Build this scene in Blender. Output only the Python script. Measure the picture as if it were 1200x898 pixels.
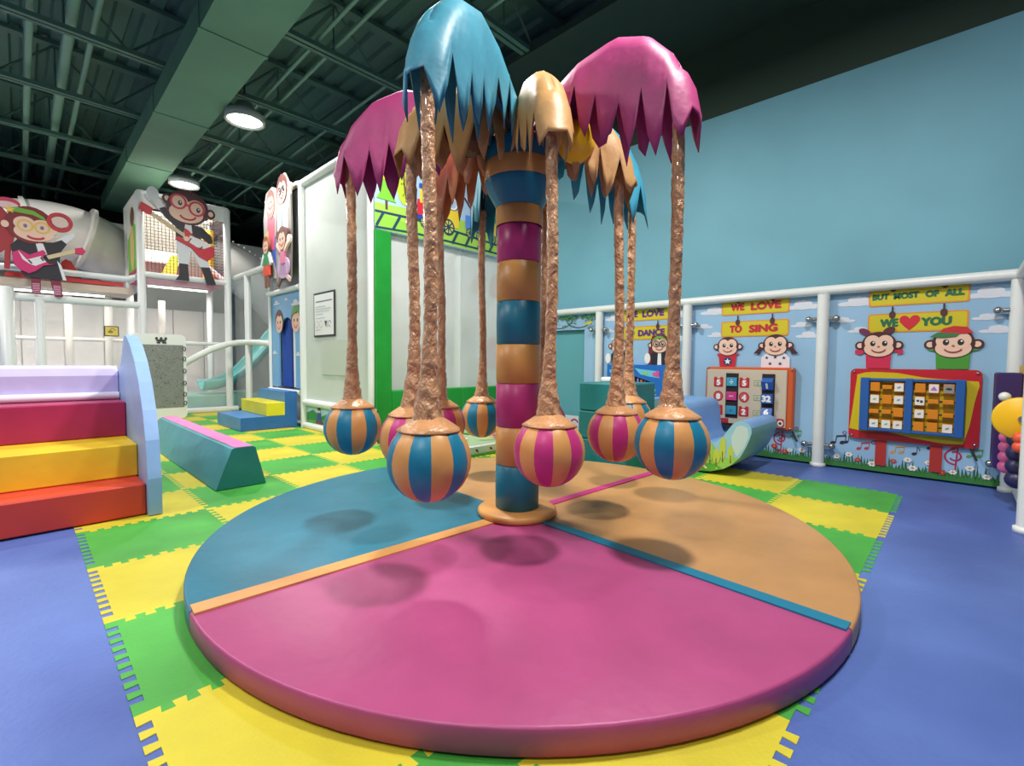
import bpy, math, random
from mathutils import Vector, Matrix
random.seed(7)
for o in list(bpy.data.objects): bpy.data.objects.remove(o)
SC = bpy.context.scene
COL = SC.collection
S = 0.64            # all layout numbers below are in floor-tile units; one unit is 0.64 m
PI = math.pi

# ------------------------------------------------------------------ camera
cam_d = bpy.data.cameras.new('camera')
cam_d.sensor_fit = 'HORIZONTAL'; cam_d.sensor_width = 36.0
cam_d.lens = 548.81 / 1200.0 * 36.0
cam_d.clip_start = 0.05; cam_d.clip_end = 100
cam = bpy.data.objects.new('camera', cam_d); COL.objects.link(cam)
yaw, pit, rol = math.radians(43.6417), math.radians(2.6211), math.radians(0.4541)
F = Vector((math.cos(yaw)*math.cos(pit), math.sin(yaw)*math.cos(pit), -math.sin(pit)))
R0 = Vector((math.sin(yaw), -math.cos(yaw), 0)); U0 = R0.cross(F)
R1 = R0*math.cos(rol) + U0*math.sin(rol); U1 = -R0*math.sin(rol) + U0*math.cos(rol)
m = Matrix((R1, U1, -F)).transposed().to_4x4()
m.translation = Vector((0, 0, 1.5*S)); cam.matrix_world = m
SC.camera = cam

# ------------------------------------------------------------------ world + exposure
w = bpy.data.worlds.new('world'); SC.world = w; w.use_nodes = True
bg = w.node_tree.nodes['Background']
bg.inputs['Color'].default_value = (0.92, 0.97, 1.0, 1); bg.inputs['Strength'].default_value = 0.22
vs = SC.view_settings
vs.view_transform = 'Standard'; vs.look = 'None'; vs.gamma = 1.0; vs.use_curve_mapping = False
vs.exposure = -0.48
LAMP_W = 150.0

# ------------------------------------------------------------------ helpers
def lin(c):
    c = c/255.0
    return c/12.92 if c <= 0.04045 else ((c+0.055)/1.055)**2.4
MATS = {}
def M(rgb, rough=0.5, bump=0.0, bscale=30.0, var=0.0, vscale=3.0, emit=0.0, metal=0.0, coat=0.0, rgb2=None, detail=3.0):
    key = (tuple(rgb), rough, bump, bscale, var, vscale, emit, metal, coat, rgb2, detail)
    if key in MATS: return MATS[key]
    mt = bpy.data.materials.new('mat_%d_%d_%d' % tuple(int(v) for v in rgb)); mt.use_nodes = True
    nt = mt.node_tree; b = nt.nodes['Principled BSDF']
    c = (lin(rgb[0]), lin(rgb[1]), lin(rgb[2]), 1)
    b.inputs['Base Color'].default_value = c
    b.inputs['Roughness'].default_value = rough
    b.inputs['Metallic'].default_value = metal
    b.inputs['Coat Weight'].default_value = coat
    if emit:
        b.inputs['Emission Color'].default_value = c; b.inputs['Emission Strength'].default_value = emit
    tc = None
    if var or bump:
        tc = nt.nodes.new('ShaderNodeTexCoord')
    if var:
        n = nt.nodes.new('ShaderNodeTexNoise'); n.inputs['Scale'].default_value = vscale; n.inputs['Detail'].default_value = 5
        nt.links.new(tc.outputs['Object'], n.inputs['Vector'])
        mx = nt.nodes.new('ShaderNodeMix'); mx.data_type = 'RGBA'
        c2 = rgb2 if rgb2 else tuple(min(255, v*(1+var)+6*var) for v in rgb)
        c1 = rgb if rgb2 else tuple(v*(1-var) for v in rgb)
        mx.inputs['A'].default_value = (*[lin(v) for v in c1], 1); mx.inputs['B'].default_value = (*[lin(v) for v in c2], 1)
        mr = nt.nodes.new('ShaderNodeMapRange'); mr.inputs['From Min'].default_value = 0.3; mr.inputs['From Max'].default_value = 0.7
        nt.links.new(n.outputs['Fac'], mr.inputs['Value'])
        nt.links.new(mr.outputs['Result'], mx.inputs['Factor'])
        nt.links.new(mx.outputs['Result'], b.inputs['Base Color'])
    if bump:
        n2 = nt.nodes.new('ShaderNodeTexNoise'); n2.inputs['Scale'].default_value = bscale; n2.inputs['Detail'].default_value = detail
        nt.links.new(tc.outputs['Object'], n2.inputs['Vector'])
        bp = nt.nodes.new('ShaderNodeBump'); bp.inputs['Strength'].default_value = bump; bp.inputs['Distance'].default_value = 0.02
        nt.links.new(n2.outputs['Fac'], bp.inputs['Height']); nt.links.new(bp.outputs['Normal'], b.inputs['Normal'])
    MATS[key] = mt
    return mt
def vinyl(rgb): return M(rgb, 0.42, 0.25, 6.0, 0.04, 4.0)
def foam(rgb): return M(rgb, 0.62, 0.12, 120.0, 0.05, 5.0)
def prt(rgb): return M(rgb, 0.5)
def net_mat(rgb, alpha, scale=120.0):
    key = ('net', rgb, alpha, scale)
    if key in MATS: return MATS[key]
    mt = bpy.data.materials.new('net_cloth'); mt.use_nodes = True
    nt = mt.node_tree; b = nt.nodes['Principled BSDF']; out = nt.nodes['Material Output']
    b.inputs['Base Color'].default_value = (*[lin(v) for v in rgb], 1); b.inputs['Roughness'].default_value = 0.6
    tr = nt.nodes.new('ShaderNodeBsdfTransparent'); mix = nt.nodes.new('ShaderNodeMixShader')
    tc = nt.nodes.new('ShaderNodeTexCoord'); vo = nt.nodes.new('ShaderNodeTexNoise'); vo.inputs['Scale'].default_value = 1.2
    nt.links.new(tc.outputs['Object'], vo.inputs['Vector'])
    mr = nt.nodes.new('ShaderNodeMapRange'); mr.inputs['From Min'].default_value = 0.3; mr.inputs['From Max'].default_value = 0.7
    mr.inputs['To Min'].default_value = alpha-0.06; mr.inputs['To Max'].default_value = alpha+0.06
    nt.links.new(vo.outputs['Fac'], mr.inputs['Value'])
    nt.links.new(mr.outputs['Result'], mix.inputs['Fac'])
    nt.links.new(tr.outputs[0], mix.inputs[1]); nt.links.new(b.outputs[0], mix.inputs[2]); nt.links.new(mix.outputs[0], out.inputs['Surface'])
    MATS[key] = mt
    return mt

LOC = {}
def tag(o, label=None, cat=None, group=None, kind=None):
    if label: o['label'] = label
    if cat: o['category'] = cat
    if group: o['group'] = group
    if kind: o['kind'] = kind
    return o
def thing(name, loc, label=None, cat=None, group=None, kind=None, parent=None):
    o = bpy.data.objects.new(name, None); COL.objects.link(o); o.empty_display_size = 0.05
    base = LOC.get(parent.name, Vector((0, 0, 0))) if parent else Vector((0, 0, 0))
    o.location = (Vector(loc)-base)*S
    LOC[o.name] = Vector(loc)
    if parent: o.parent = parent
    return tag(o, label, cat, group, kind)

class MB:
    """collects faces (layout units, world placed) and links them as one mesh object"""
    def __init__(s): s.v = []; s.f = []; s.mi = []; s.mats = []; s.sm = []
    def mat(s, m):
        if m not in s.mats: s.mats.append(m)
        return s.mats.index(m)
    def add(s, verts, faces, m, smooth=False):
        o = len(s.v); k = s.mat(m)
        s.v += [tuple(v) for v in verts]
        for f in faces: s.f.append(tuple(i+o for i in f)); s.mi.append(k); s.sm.append(smooth)
        return s
    def box(s, x0, x1, y0, y1, z0, z1, m):
        if x0 > x1: x0, x1 = x1, x0
        if y0 > y1: y0, y1 = y1, y0
        if z0 > z1: z0, z1 = z1, z0
        v = [(x, y, z) for z in (z0, z1) for y in (y0, y1) for x in (x0, x1)]
        return s.add(v, [(0, 2, 3, 1), (4, 5, 7, 6), (0, 1, 5, 4), (1, 3, 7, 5), (3, 2, 6, 7), (2, 0, 4, 6)], m)
    def rbox(s, x0, x1, y0, y1, z0, z1, m, b=0.02):
        """box with chamfered edges"""
        if x0 > x1: x0, x1 = x1, x0
        if y0 > y1: y0, y1 = y1, y0
        if z0 > z1: z0, z1 = z1, z0
        V = []; idx = {}
        for ix in (0, 1):
            for iy in (0, 1):
                for iz in (0, 1):
                    p = [(x0, x1)[ix], (y0, y1)[iy], (z0, z1)[iz]]; d = [b*(1-2*ix), b*(1-2*iy), b*(1-2*iz)]
                    for a in range(3):
                        q = [p[k] + (0 if k == a else d[k]) for k in range(3)]
                        idx[(ix, iy, iz, a)] = len(V); V.append(q)
        Fc = []
        for a in range(3):
            o1, o2 = [k for k in range(3) if k != a]
            for sgn in (0, 1):
                q = []
                for (i, j) in ((0, 0), (1, 0), (1, 1), (0, 1)):
                    t = [0, 0, 0]; t[a] = sgn; t[o1] = i; t[o2] = j; q.append(idx[(*t, a)])
                Fc.append(q)
            for i in (0, 1):
                for j in (0, 1):
                    q = []
                    for sgn, ax in ((0, o1), (0, o2), (1, o2), (1, o1)):
                        t = [0, 0, 0]; t[o1] = i; t[o2] = j; t[a] = sgn; q.append(idx[(*t, ax)])
                    Fc.append(q)
        for ix in (0, 1):
            for iy in (0, 1):
                for iz in (0, 1): Fc.append([idx[(ix, iy, iz, a)] for a in range(3)])
        cx = Vector(((x0+x1)/2, (y0+y1)/2, (z0+z1)/2))
        out = []
        for q in Fc:
            P = [Vector(V[i]) for i in q]; n = (P[1]-P[0]).cross(P[2]-P[0])
            c = sum(P, Vector())/len(P)-cx
            out.append(q if n.dot(c) > 0 else q[::-1])
        return s.add(V, out, m)
    def prism(s, pts, axis, a0, a1, m, mside=None):
        """polygon (2d) extruded along axis: 'x' pts=(y,z), 'y' pts=(x,z), 'z' pts=(x,y)"""
        def P(p, a): return (a, p[0], p[1]) if axis == 'x' else ((p[0], a, p[1]) if axis == 'y' else (p[0], p[1], a))
        n = len(pts); ar = sum(pts[i][0]*pts[(i+1) % n][1]-pts[(i+1) % n][0]*pts[i][1] for i in range(n))
        if (ar < 0) != (axis == 'y'): pts = pts[::-1]
        if a0 > a1: a0, a1 = a1, a0
        v = [P(p, a0) for p in pts] + [P(p, a1) for p in pts]
        s.add(v, [tuple(range(n))[::-1], tuple(range(n, 2*n))], m)
        return s.add(v, [(i, (i+1) % n, n+(i+1) % n, n+i) for i in range(n)], mside or m)
    def lathe(s, prof, m, c=(0, 0, 0), seg=32, a0=0, a1=2*PI, axis='z', smooth=True, wob=None):
        full = abs(a1-a0-2*PI) < 1e-6; k = seg if full else seg+1; V = []
        for (r, z) in prof:
            for i in range(k):
                a = a0+(a1-a0)*i/seg
                rr = r*(1+(wob(a, z) if wob else 0))
                p = (rr*math.cos(a), rr*math.sin(a), z)
                if axis == 'x': p = (p[2], p[0], p[1])
                if axis == 'y': p = (p[1], p[2], p[0])
                V.append((c[0]+p[0], c[1]+p[1], c[2]+p[2]))
        Fc = []
        for j in range(len(prof)-1):
            for i in range(seg):
                i2 = (i+1) % k if full else i+1
                Fc.append((j*k+i, j*k+i2, (j+1)*k+i2, (j+1)*k+i))
        return s.add(V, Fc, m, smooth)
    def sphere(s, c, r, m, seg=24, rings=14, sc=(1, 1, 1)):
        V = [(c[0], c[1], c[2]-r*sc[2])]
        for j in range(1, rings):
            t = -PI/2+PI*j/rings
            for i in range(seg):
                a = 2*PI*i/seg; V.append((c[0]+r*sc[0]*math.cos(t)*math.cos(a), c[1]+r*sc[1]*math.cos(t)*math.sin(a), c[2]+r*sc[2]*math.sin(t)))
        V.append((c[0], c[1], c[2]+r*sc[2])); T = len(V)-1
        Fc = [(0, 1+(i+1) % seg, 1+i) for i in range(seg)]
        for j in range(rings-2):
            for i in range(seg): Fc.append((1+j*seg+i, 1+j*seg+(i+1) % seg, 1+(j+1)*seg+(i+1) % seg, 1+(j+1)*seg+i))
        Fc += [(1+(rings-2)*seg+i, 1+(rings-2)*seg+(i+1) % seg, T) for i in range(seg)]
        return s.add(V, Fc, m, True)
    def tube(s, path, rad, m, seg=12, cap=True, jit=0.0, smooth=True):
        P = [Vector(p) for p in path]; n = len(P); V = []
        if not hasattr(rad, '__len__'): rad = [rad]*n
        up = None
        for i in range(n):
            t = (P[min(i+1, n-1)]-P[max(i-1, 0)]).normalized()
            if up is None:
                up = Vector((0, 0, 1)) if abs(t.z) < 0.9 else Vector((1, 0, 0))
            a = up - t*up.dot(t); a.normalize(); b = t.cross(a); up = a
            for k in range(seg):
                an = 2*PI*k/seg; r = rad[i]*(1+random.uniform(-jit, jit))
                V.append(P[i]+a*(r*math.cos(an))+b*(r*math.sin(an)))
        Fc = [(i*seg+k, i*seg+(k+1) % seg, (i+1)*seg+(k+1) % seg, (i+1)*seg+k) for i in range(n-1) for k in range(seg)]
        s.add(V, Fc, m, smooth)
        if cap: s.add(V[:seg], [tuple(range(seg))[::-1]], m); s.add(V[-seg:], [tuple(range(seg))], m)
        return s
    def bar(s, p, q, w, m):
        return s.tube([p, q], w, m, seg=4, smooth=False)
    def build(s, name, parent=None, loc=None, label=None, cat=None, group=None, kind=None):
        me = bpy.data.meshes.new(name)
        base = LOC.get(parent.name, Vector((0, 0, 0))) if parent else Vector((0, 0, 0))
        if loc is None:
            if parent: loc = base
            else:
                xs = [v[0] for v in s.v]; ys = [v[1] for v in s.v]; zs = [v[2] for v in s.v]
                loc = Vector(((min(xs)+max(xs))/2, (min(ys)+max(ys))/2, min(zs)))
        loc = Vector(loc)
        me.from_pydata([((v[0]-loc[0])*S, (v[1]-loc[1])*S, (v[2]-loc[2])*S) for v in s.v], [], s.f)
        for mt in s.mats: me.materials.append(mt)
        for p, k, sm in zip(me.polygons, s.mi, s.sm): p.material_index = k; p.use_smooth = sm
        me.update()
        o = bpy.data.objects.new(name, me); COL.objects.link(o)
        o.location = (loc-base)*S
        LOC[o.name] = loc
        if parent: o.parent = parent
        return tag(o, label, cat, group, kind)

class Draw:
    """flat printed artwork on a plane: origin O, right U, up V, normal N; every shape gets its own thin layer"""
    def __init__(s, O, U, V, N, back=0.0, lay0=0.004, step=0.0018):
        s.O, s.U, s.V, s.N = Vector(O), Vector(U), Vector(V), Vector(N); s.back = back; s.mb = MB(); s.l = lay0; s.step = step
        s.ox = s.oy = 0; s.sc = 1.0
    def at(s, ox, oy, sc=1.0): s.ox, s.oy, s.sc = ox, oy, sc; return s
    def P(s, p, h): return s.O + s.U*(s.ox+p[0]*s.sc) + s.V*(s.oy+p[1]*s.sc) + s.N*h
    def poly(s, pts, c, keep=False):
        m = prt(c) if isinstance(c, tuple) else c
        n = len(pts); ar = sum(pts[i][0]*pts[(i+1) % n][1]-pts[(i+1) % n][0]*pts[i][1] for i in range(n))
        if ar < 0: pts = pts[::-1]
        top = [s.P(p, s.l) for p in pts]; s.mb.add(top, [tuple(range(n))], m)
        if s.back:
            bt = [s.P(p, -s.back) for p in pts]
            s.mb.add(top+bt, [(i, n+i, n+(i+1) % n, (i+1) % n) for i in range(n)], m)
            s.mb.add(bt, [tuple(range(n))[::-1]], m)
        if not keep: s.l += s.step
        return s
    def ell(s, x, y, rx, ry, c, rot=0.0, n=24, a0=0, a1=2*PI):
        cr, sr = math.cos(rot), math.sin(rot); full = abs(a1-a0-2*PI) < 1e-6
        pts = []
        for i in range(n if full else n+1):
            a = a0+(a1-a0)*i/n; u, v = rx*math.cos(a), ry*math.sin(a); pts.append((x+u*cr-v*sr, y+u*sr+v*cr))
        return s.poly(pts, c)
    def rect(s, x0, y0, x1, y1, c, r=0.0):
        if not r: return s.poly([(x0, y0), (x1, y0), (x1, y1), (x0, y1)], c)
        pts = []
        for cx, cy, a in ((x1-r, y0+r, -PI/2), (x1-r, y1-r, 0), (x0+r, y1-r, PI/2), (x0+r, y0+r, PI)):
            for i in range(5): pts.append((cx+r*math.cos(a+PI/2*i/4), cy+r*math.sin(a+PI/2*i/4)))
        return s.poly(pts, c)
    def line(s, pts, wd, c):
        """polyline of constant width as one ribbon"""
        L, Rr = [], []
        for i, p in enumerate(pts):
            a = Vector(pts[max(i-1, 0)]); b = Vector(pts[min(i+1, len(pts)-1)]); t = (b-a).normalized(); nn = Vector((-t.y, t.x))*wd/2
            L.append((p[0]+nn.x, p[1]+nn.y)); Rr.append((p[0]-nn.x, p[1]-nn.y))
        m = prt(c) if isinstance(c, tuple) else c
        for i in range(len(pts)-1):
            q = [L[i], Rr[i], Rr[i+1], L[i+1]]
            s.poly(q, m, keep=True)
        s.l += s.step
        return s
    def arc(s, x, y, r, a0, a1, wd, c, n=10, ry=None):
        ry = ry or r
        return s.line([(x+r*math.cos(a0+(a1-a0)*i/n), y+ry*math.sin(a0+(a1-a0)*i/n)) for i in range(n+1)], wd, c)
    def star(s, x, y, r, c, n=5, k=0.42, rot=PI/2):
        return s.poly([(x+(r if i % 2 == 0 else r*k)*math.cos(rot+PI*i/n), y+(r if i % 2 == 0 else r*k)*math.sin(rot+PI*i/n)) for i in range(2*n)], c)
    def text(s, txt, x, y, h, c, width=None, bold=0.03, tilt=0.0):
        """text centred on (x, y), cap height h; flattened to a mesh"""
        cu = bpy.data.curves.new('t', 'FONT'); cu.body = txt; cu.align_x = 'CENTER'; cu.offset = min(bold, .012); cu.size = 1.0; cu.resolution_u = 3
        ob = bpy.data.objects.new('t', cu); COL.objects.link(ob)
        me = bpy.data.meshes.new_from_object(ob.evaluated_get(bpy.context.evaluated_depsgraph_get()))
        xs = [v.co.x for v in me.vertices]; ys = [v.co.y for v in me.vertices]
        k = h/0.72; kx = k if width is None else width/(max(xs)-min(xs)); mx = (max(xs)+min(xs))/2; my = (max(ys)+min(ys))/2
        for ddx, ddz in ((-.09, 0), (.09, 0), (0, .07), (0, -.07)):
            pts = [s.P((x+(v.co.x-mx)*kx+ddx*h, y+(v.co.y-my)*k+(v.co.x-mx)*kx*tilt+ddz*h), s.l) for v in me.vertices]
            s.mb.add(pts, [tuple(p.vertices) if p.normal.z > 0 else tuple(p.vertices)[::-1] for p in me.polygons], prt(c) if isinstance(c, tuple) else c)
            s.l += s.step*.25
        s.l += s.step
        bpy.data.objects.remove(ob); bpy.data.curves.remove(cu); bpy.data.meshes.remove(me)
        return s
    def build(s, name, parent=None, **kw): return s.mb.build(name, parent, **kw)

def interp(tab, x):
    if x <= tab[0][0]: return tab[0][1]
    for (a, b), (c, d) in zip(tab, tab[1:]):
        if x <= c: return b+(d-b)*(x-a)/(c-a)
    return tab[-1][1]

# palette
TEAL = (22, 122, 156); TAN = (214, 152, 86); MAG = (196, 52, 128)
m_teal, m_tan, m_mag = vinyl(TEAL), vinyl(TAN), vinyl(MAG)
m_white = M((226, 230, 228), 0.35, 0.1, 20.0)
m_steel = M((170, 172, 175), 0.25, metal=0.9)
m_dark = M((38, 40, 44), 0.5)
GREEN_CEIL = (74, 110, 99)

# ------------------------------------------------------------------ ceiling lamps (each lamp carries its own light)
def ceiling_lamp(x, y, label, power=1.15):
    t = thing('ceiling_lamp', (x, y, 6.35), label, 'lamp', 'round high bay lamps under the roof')
    MB().lathe([(0.05, 6.75), (0.14, 6.73), (0.2, 6.6), (0.36, 6.5), (0.37, 6.35), (0.33, 6.35), (0.32, 6.42), (0.05, 6.5)], M((150, 160, 154), 0.5), (x, y, 0), 28).build('lamp_shade', t)
    MB().lathe([(0.0, 6.385), (0.31, 6.385)], M((255, 252, 244), 0.4, emit=14.0), (x, y, 0), 28).build('lamp_lens', t)
    MB().tube([(x, y, 6.9), (x, y, 7.9)], 0.02, m_dark, 6).build('stem', t)
    l = bpy.data.lights.new('lamp_light', 'AREA'); l.shape = 'DISK'; l.size = 0.6*S; l.energy = LAMP_W*power; l.color = (1.0, 0.97, 0.92)
    lo = bpy.data.objects.new('lamp_light', l); COL.objects.link(lo); lo.parent = t; lo.location = (0, 0, -0.02*S)
names = {0.5: 'round ceiling lamp above the near edge of the round pad', 5.15: 'round ceiling lamp between pad and green framed room',
         10.75: 'glowing round ceiling lamp beside the duct, nearer of the two in view', 15.9: 'glowing round ceiling lamp beside the duct above the guitar figure, farther of two'}
for xx, yy, pw in ((3.0, 0.5, 1.2), (3.55, 5.15, 1.25), (3.3, 10.75, .65), (3.3, 15.9, .65)): ceiling_lamp(xx, yy, names[yy], pw)
for yy, nm in ((0.5, 'round ceiling lamp over blue floor left of the pad'), (5.6, 'round ceiling lamp over the colored foam stairs'), (10.75, 'round ceiling lamp left of the duct over play frame front'), (15.9, 'round ceiling lamp left of the duct over the white tube')):
    ceiling_lamp(-2.4, yy, nm, 0.85)

# ------------------------------------------------------------------ setting: floor, tiles, walls, ceiling
FX0, FX1, FY0, FY1 = -9.0, 8.4, -5.0, 24.0
floor = MB().box(FX0, FX1, FY0, FY1, -0.12, 0.0, M((66, 88, 160), 0.5, 0.12, 40.0, 0.5, 1.1, rgb2=(96, 124, 194))).build('floor', kind='structure')
TX0, TY0, DX, DY = 0.283, 0.458, 0.9516, 0.990
def tile_mesh(m):
    A = 0.05; n = 9; H = 0.004
    def edge():
        pts = [(0, 0)]
        for k in range(n):
            a, b = .07+.88*(k+0.28)/n, .07+.88*(k+0.72)/n; e = 0.05/n
            pts += [(a, 0), (a-e, A), (b+e, A), (b, 0)]
        return pts
    e = edge()
    bot = [(t*DX, -h) for t, h in e]
    right = [(DX+h, t*DY) for t, h in e]
    top = [(t*DX, DY-h) for t, h in e][::-1]
    left = [(h, t*DY) for t, h in e][::-1]
    out = []
    for p in bot+[(DX, 0)]+right[1:]+[(DX, DY)]+top+left[:-1]:
        if not out or (abs(p[0]-out[-1][0])+abs(p[1]-out[-1][1])) > 1e-6: out.append(p)
    mb = MB(); k = len(out)
    mb.add([(*p, 0.0) for p in out]+[(*p, H) for p in out], [(i, (i+1) % k, k+(i+1) % k, k+i) for i in range(k)], m)
    q = lambda P: mb.add([(*p, H) for p in P], [tuple(range(len(P)))], m)
    q([(A, 0), (DX, 0), (DX, DY-A), (A, DY-A)]); q([(0, DY-A), (A, DY-A), (A, DY), (0, DY)])
    ab = [(.07+.88*(kk+0.28)/n, .07+.88*(kk+0.72)/n) for kk in range(n)]; g = 0.05/n
    for a_, b_ in ab:
        q([(a_*DX, 0), ((a_-g)*DX, -A), ((b_+g)*DX, -A), (b_*DX, 0)])
        q([(DX, a_*DY), (DX+A, (a_-g)*DY), (DX+A, (b_+g)*DY), (DX, b_*DY)])
    ends = [(0, 0)]+ab+[(1, 1)]
    for (a0, b0), (a1, b1) in zip(ends, ends[1:]):
        lo = b0 if b0 else 0; hi = a1
        q([(0, lo*DY), (A, (lo+(g if b0 else 0))*DY), (A, min((hi-(g if a1 < 1 else 0))*DY, DY-A)), (0, min(hi*DY, DY-A))])
        x0_ = max(lo*DX, A); q([(max((lo+(g if b0 else 0))*DX, A), DY-A), ((hi-(g if a1 < 1 else 0))*DX, DY-A), (hi*DX, DY), (x0_, DY)])
    return mb
GRN = M((70, 164, 62), 0.55, 0.1, 90.0, 0.12, 2.2); YEL = M((208, 194, 50), 0.55, 0.1, 90.0, 0.07, 2.2)
protos = {}
for col, m_ in (('g', GRN), ('y', YEL)):
    protos[col] = None
for j in range(15):
    for i in range(7):
        x, y = TX0+i*DX, TY0+j*DY
        if j >= 7 and i >= 5: continue
        col = 'g' if (i+j) % 2 == 0 else 'y'
        if protos[col] is None:
            o = tile_mesh(GRN if col == 'g' else YEL).build('foam_tile', floor, loc=(0, 0, 0)); protos[col] = o
        else:
            o = protos[col].copy(); COL.objects.link(o)
        o.parent = floor; o.location = Vector((x, y, 0.0))*S - Vector(LOC['floor'])*S
LOC['floor'] = LOC['floor']

wall_blue = M((112, 172, 190), 0.6, 0.08, 8.0, 0.05, 0.8)
MB().box(8.35, 8.6, FY0, FY1, 0, 5.72, wall_blue).build('wall_right', kind='structure')
MB().box(8.37, 8.6, FY0, FY1, 5.72, 8.1, M((40, 62, 50), 0.7)).build('wall_right_upper', kind='structure')
MB().box(FX0, FX1, FY1, FY1+0.2, 0, 8.1, M((26, 34, 32), 0.8)).build('wall_far', kind='structure')
# corrugated roof deck
deck = MB(); dm = M(GREEN_CEIL, 0.6, 0, 1, 0.15, 0.6)
pts = []; x = FX0
while x < 8.6:
    pts += [(x, 7.95), (x+0.2, 7.95), (x+0.24, 8.03), (x+0.36, 8.03)]; x += 0.4
pts += [(8.6, 8.15), (FX0, 8.15)]
deck.prism(pts, 'y', FY0, FY1, dm)
ceiling = deck.build('ceiling', kind='structure')
# roof trusses along x
tm = M((74, 112, 98), 0.5)
first = None
for k in range(-3, 7):
    y = 8.37+2.63*k
    if first is None:
        t = thing('roof_truss', (0, y, 7.0), kind='structure')
        MB().box(FX0, 8.36, y-0.10, y-0.02, 6.94, 7.02, tm).box(FX0, 8.36, y+0.02, y+0.10, 6.94, 7.02, tm).build('bottom_chord', t)
        MB().box(FX0, 8.36, y-0.1, y+0.1, 7.86, 7.94, tm).build('top_chord', t)
        wb = MB(); xx = FX0+0.3; up = True
        while xx < 7.6:
            a, b = (7.0, 7.88) if up else (7.88, 7.0)
            wb.bar((xx, y, a), (xx+0.85, y, b), 0.022, tm)
            if up: wb.bar((xx+0.85, y, 7.0), (xx+0.85, y, 7.88), 0.016, tm)
            xx += 0.85; up = not up
        wb.build('web_bars', t); first = t
    else:
        t = first.copy(); COL.objects.link(t); t.location = Vector((0, y, 7.0))*S
        for ch in list(first.children):
            c = ch.copy(); COL.objects.link(c); c.parent = t
MB().box(6.3, 8.37, FY0, FY1, 6.9, 7.02, M((34, 54, 47), 0.7)).build('ceiling_soffit', kind='structure')
# long boxed duct under the trusses
duct = thing('ceiling_duct', (2.48, 8, 6.5), kind='structure')
dcm = M((84, 132, 108), 0.6, 0.1, 3.0, 0.08, 0.7)
MB().box(2.0, 2.95, FY0, 21.0, 6.5, 6.93, dcm).build('duct_body', duct)
for y in (-2.0, 1.5, 5.0, 8.5, 12.0, 15.5, 19.0):
    MB().box(1.98, 2.97, y-0.04, y+0.04, 6.485, 6.93, dcm).build('duct_flange', duct)
pm = M((118, 160, 140), 0.5)
for i, (px, pz, pr_) in enumerate(((0.25, 7.2, 0.06), (0.75, 7.3, 0.09), (1.05, 7.3, 0.05), (-0.6, 7.25, 0.05), (3.75, 7.1, 0.035), (4.05, 7.1, 0.035), (5.3, 7.1, 0.03), (-2.6, 7.2, 0.07))):
    MB().tube([(px, FY0, pz), (px, FY1-0.1, pz)], pr_, pm, 8).build('ceiling_pipe', kind='structure')

# ------------------------------------------------------------------ round pad
PC = Vector((3.06, 2.82, 0)); PR = 2.475; PH = 0.135
pad = thing('round_floor_pad', (PC.x, PC.y, 0.012), 'large round soft pad in magenta, tan and teal quarters under the carousel', 'pad')
rot = math.radians(-3.2)
def sector(a0, a1, m, name='pad_sector'):
    mb = MB(); g = 0.006/PR; a0 += g; a1 -= g
    prof = [(0.02, 0.012), (PR-0.01, 0.012), (PR, 0.022), (PR, PH-0.012), (PR-0.004, PH-0.004), (PR-0.014, PH), (PR*0.5, PH+0.003), (0.02, PH)]
    mb.lathe(prof, m, (PC.x, PC.y, 0), 28, a0, a1)
    k = 29
    for col in (0, 28): mb.add([mb.v[j*k+col] for j in range(len(prof))], [tuple(range(len(prof)))], m)
    mb.build(name, pad)
sector(rot-PI, rot-PI/2, vinyl((176, 72, 126))); sector(rot-PI/2, rot, vinyl((194, 144, 90)))
sector(rot, rot+PI/2, vinyl((194, 144, 90))); sector(rot+PI/2, rot+PI, vinyl((32, 112, 138)))
def strip(a, m, w=0.055):
    d = Vector((math.cos(a), math.sin(a), 0)); n = Vector((-d.y, d.x, 0)); mb = MB(); P0 = PC+d*0.3; P1 = PC+d*(PR-0.015)
    mid = [P0-n*w, P1-n*w, P1+n*w, P0+n*w]
    v = [(p.x, p.y, PH+0.001) for p in mid]+[(p.x, p.y, PH+0.012) for p in mid]
    mb.add(v, [(3, 2, 1, 0), (4, 5, 6, 7), (0, 1, 5, 4), (1, 2, 6, 5), (2, 3, 7, 6), (3, 0, 4, 7)], m)
    mb.build('pad_strip', pad)
strip(rot+PI, m_tan, 0.06); strip(rot-PI/2, m_teal, 0.05); strip(rot, m_mag, 0.045)

# ------------------------------------------------------------------ palm carousel
C0 = Vector((3.05, 2.835, 0))
palm = thing('palm_tree_carousel', (C0.x, C0.y, PH+0.004), 'palm tree carousel with banded pole and jagged vinyl fronds standing on round pad', 'carousel')
cc = (C0.x, C0.y, 0)
MB().lathe([(0.0, PH+0.004), (0.34, PH+0.004), (0.352, PH+0.02), (0.352, PH+0.05), (0.33, PH+0.065), (0.1, PH+0.07)], m_tan, cc, 48).build('base_disc', palm)
bands = [(0.2, 0.594, 'T'), (0.594, 0.93, 'N'), (0.93, 1.31, 'P'), (1.31, 1.65, 'N'), (1.65, 2.02, 'T'), (2.02, 2.36, 'N'), (2.36, 2.67, 'P')]
BM = {'T': M((22, 112, 138), 0.4, 0.25, 5, 0.05, 4), 'N': M((206, 146, 80), 0.4, 0.3, 5, 0.05, 4), 'P': M((184, 48, 120), 0.4, 0.25, 5, 0.05, 4)}
for z0, z1, k in bands:
    r = 0.193
    MB().lathe([(r-0.01, z0), (r, z0+0.006), (r+0.003, (z0+z1)/2), (r, z1-0.006), (r-0.01, z1)], BM[k], cc, 40).build('pole_band', palm)
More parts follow.
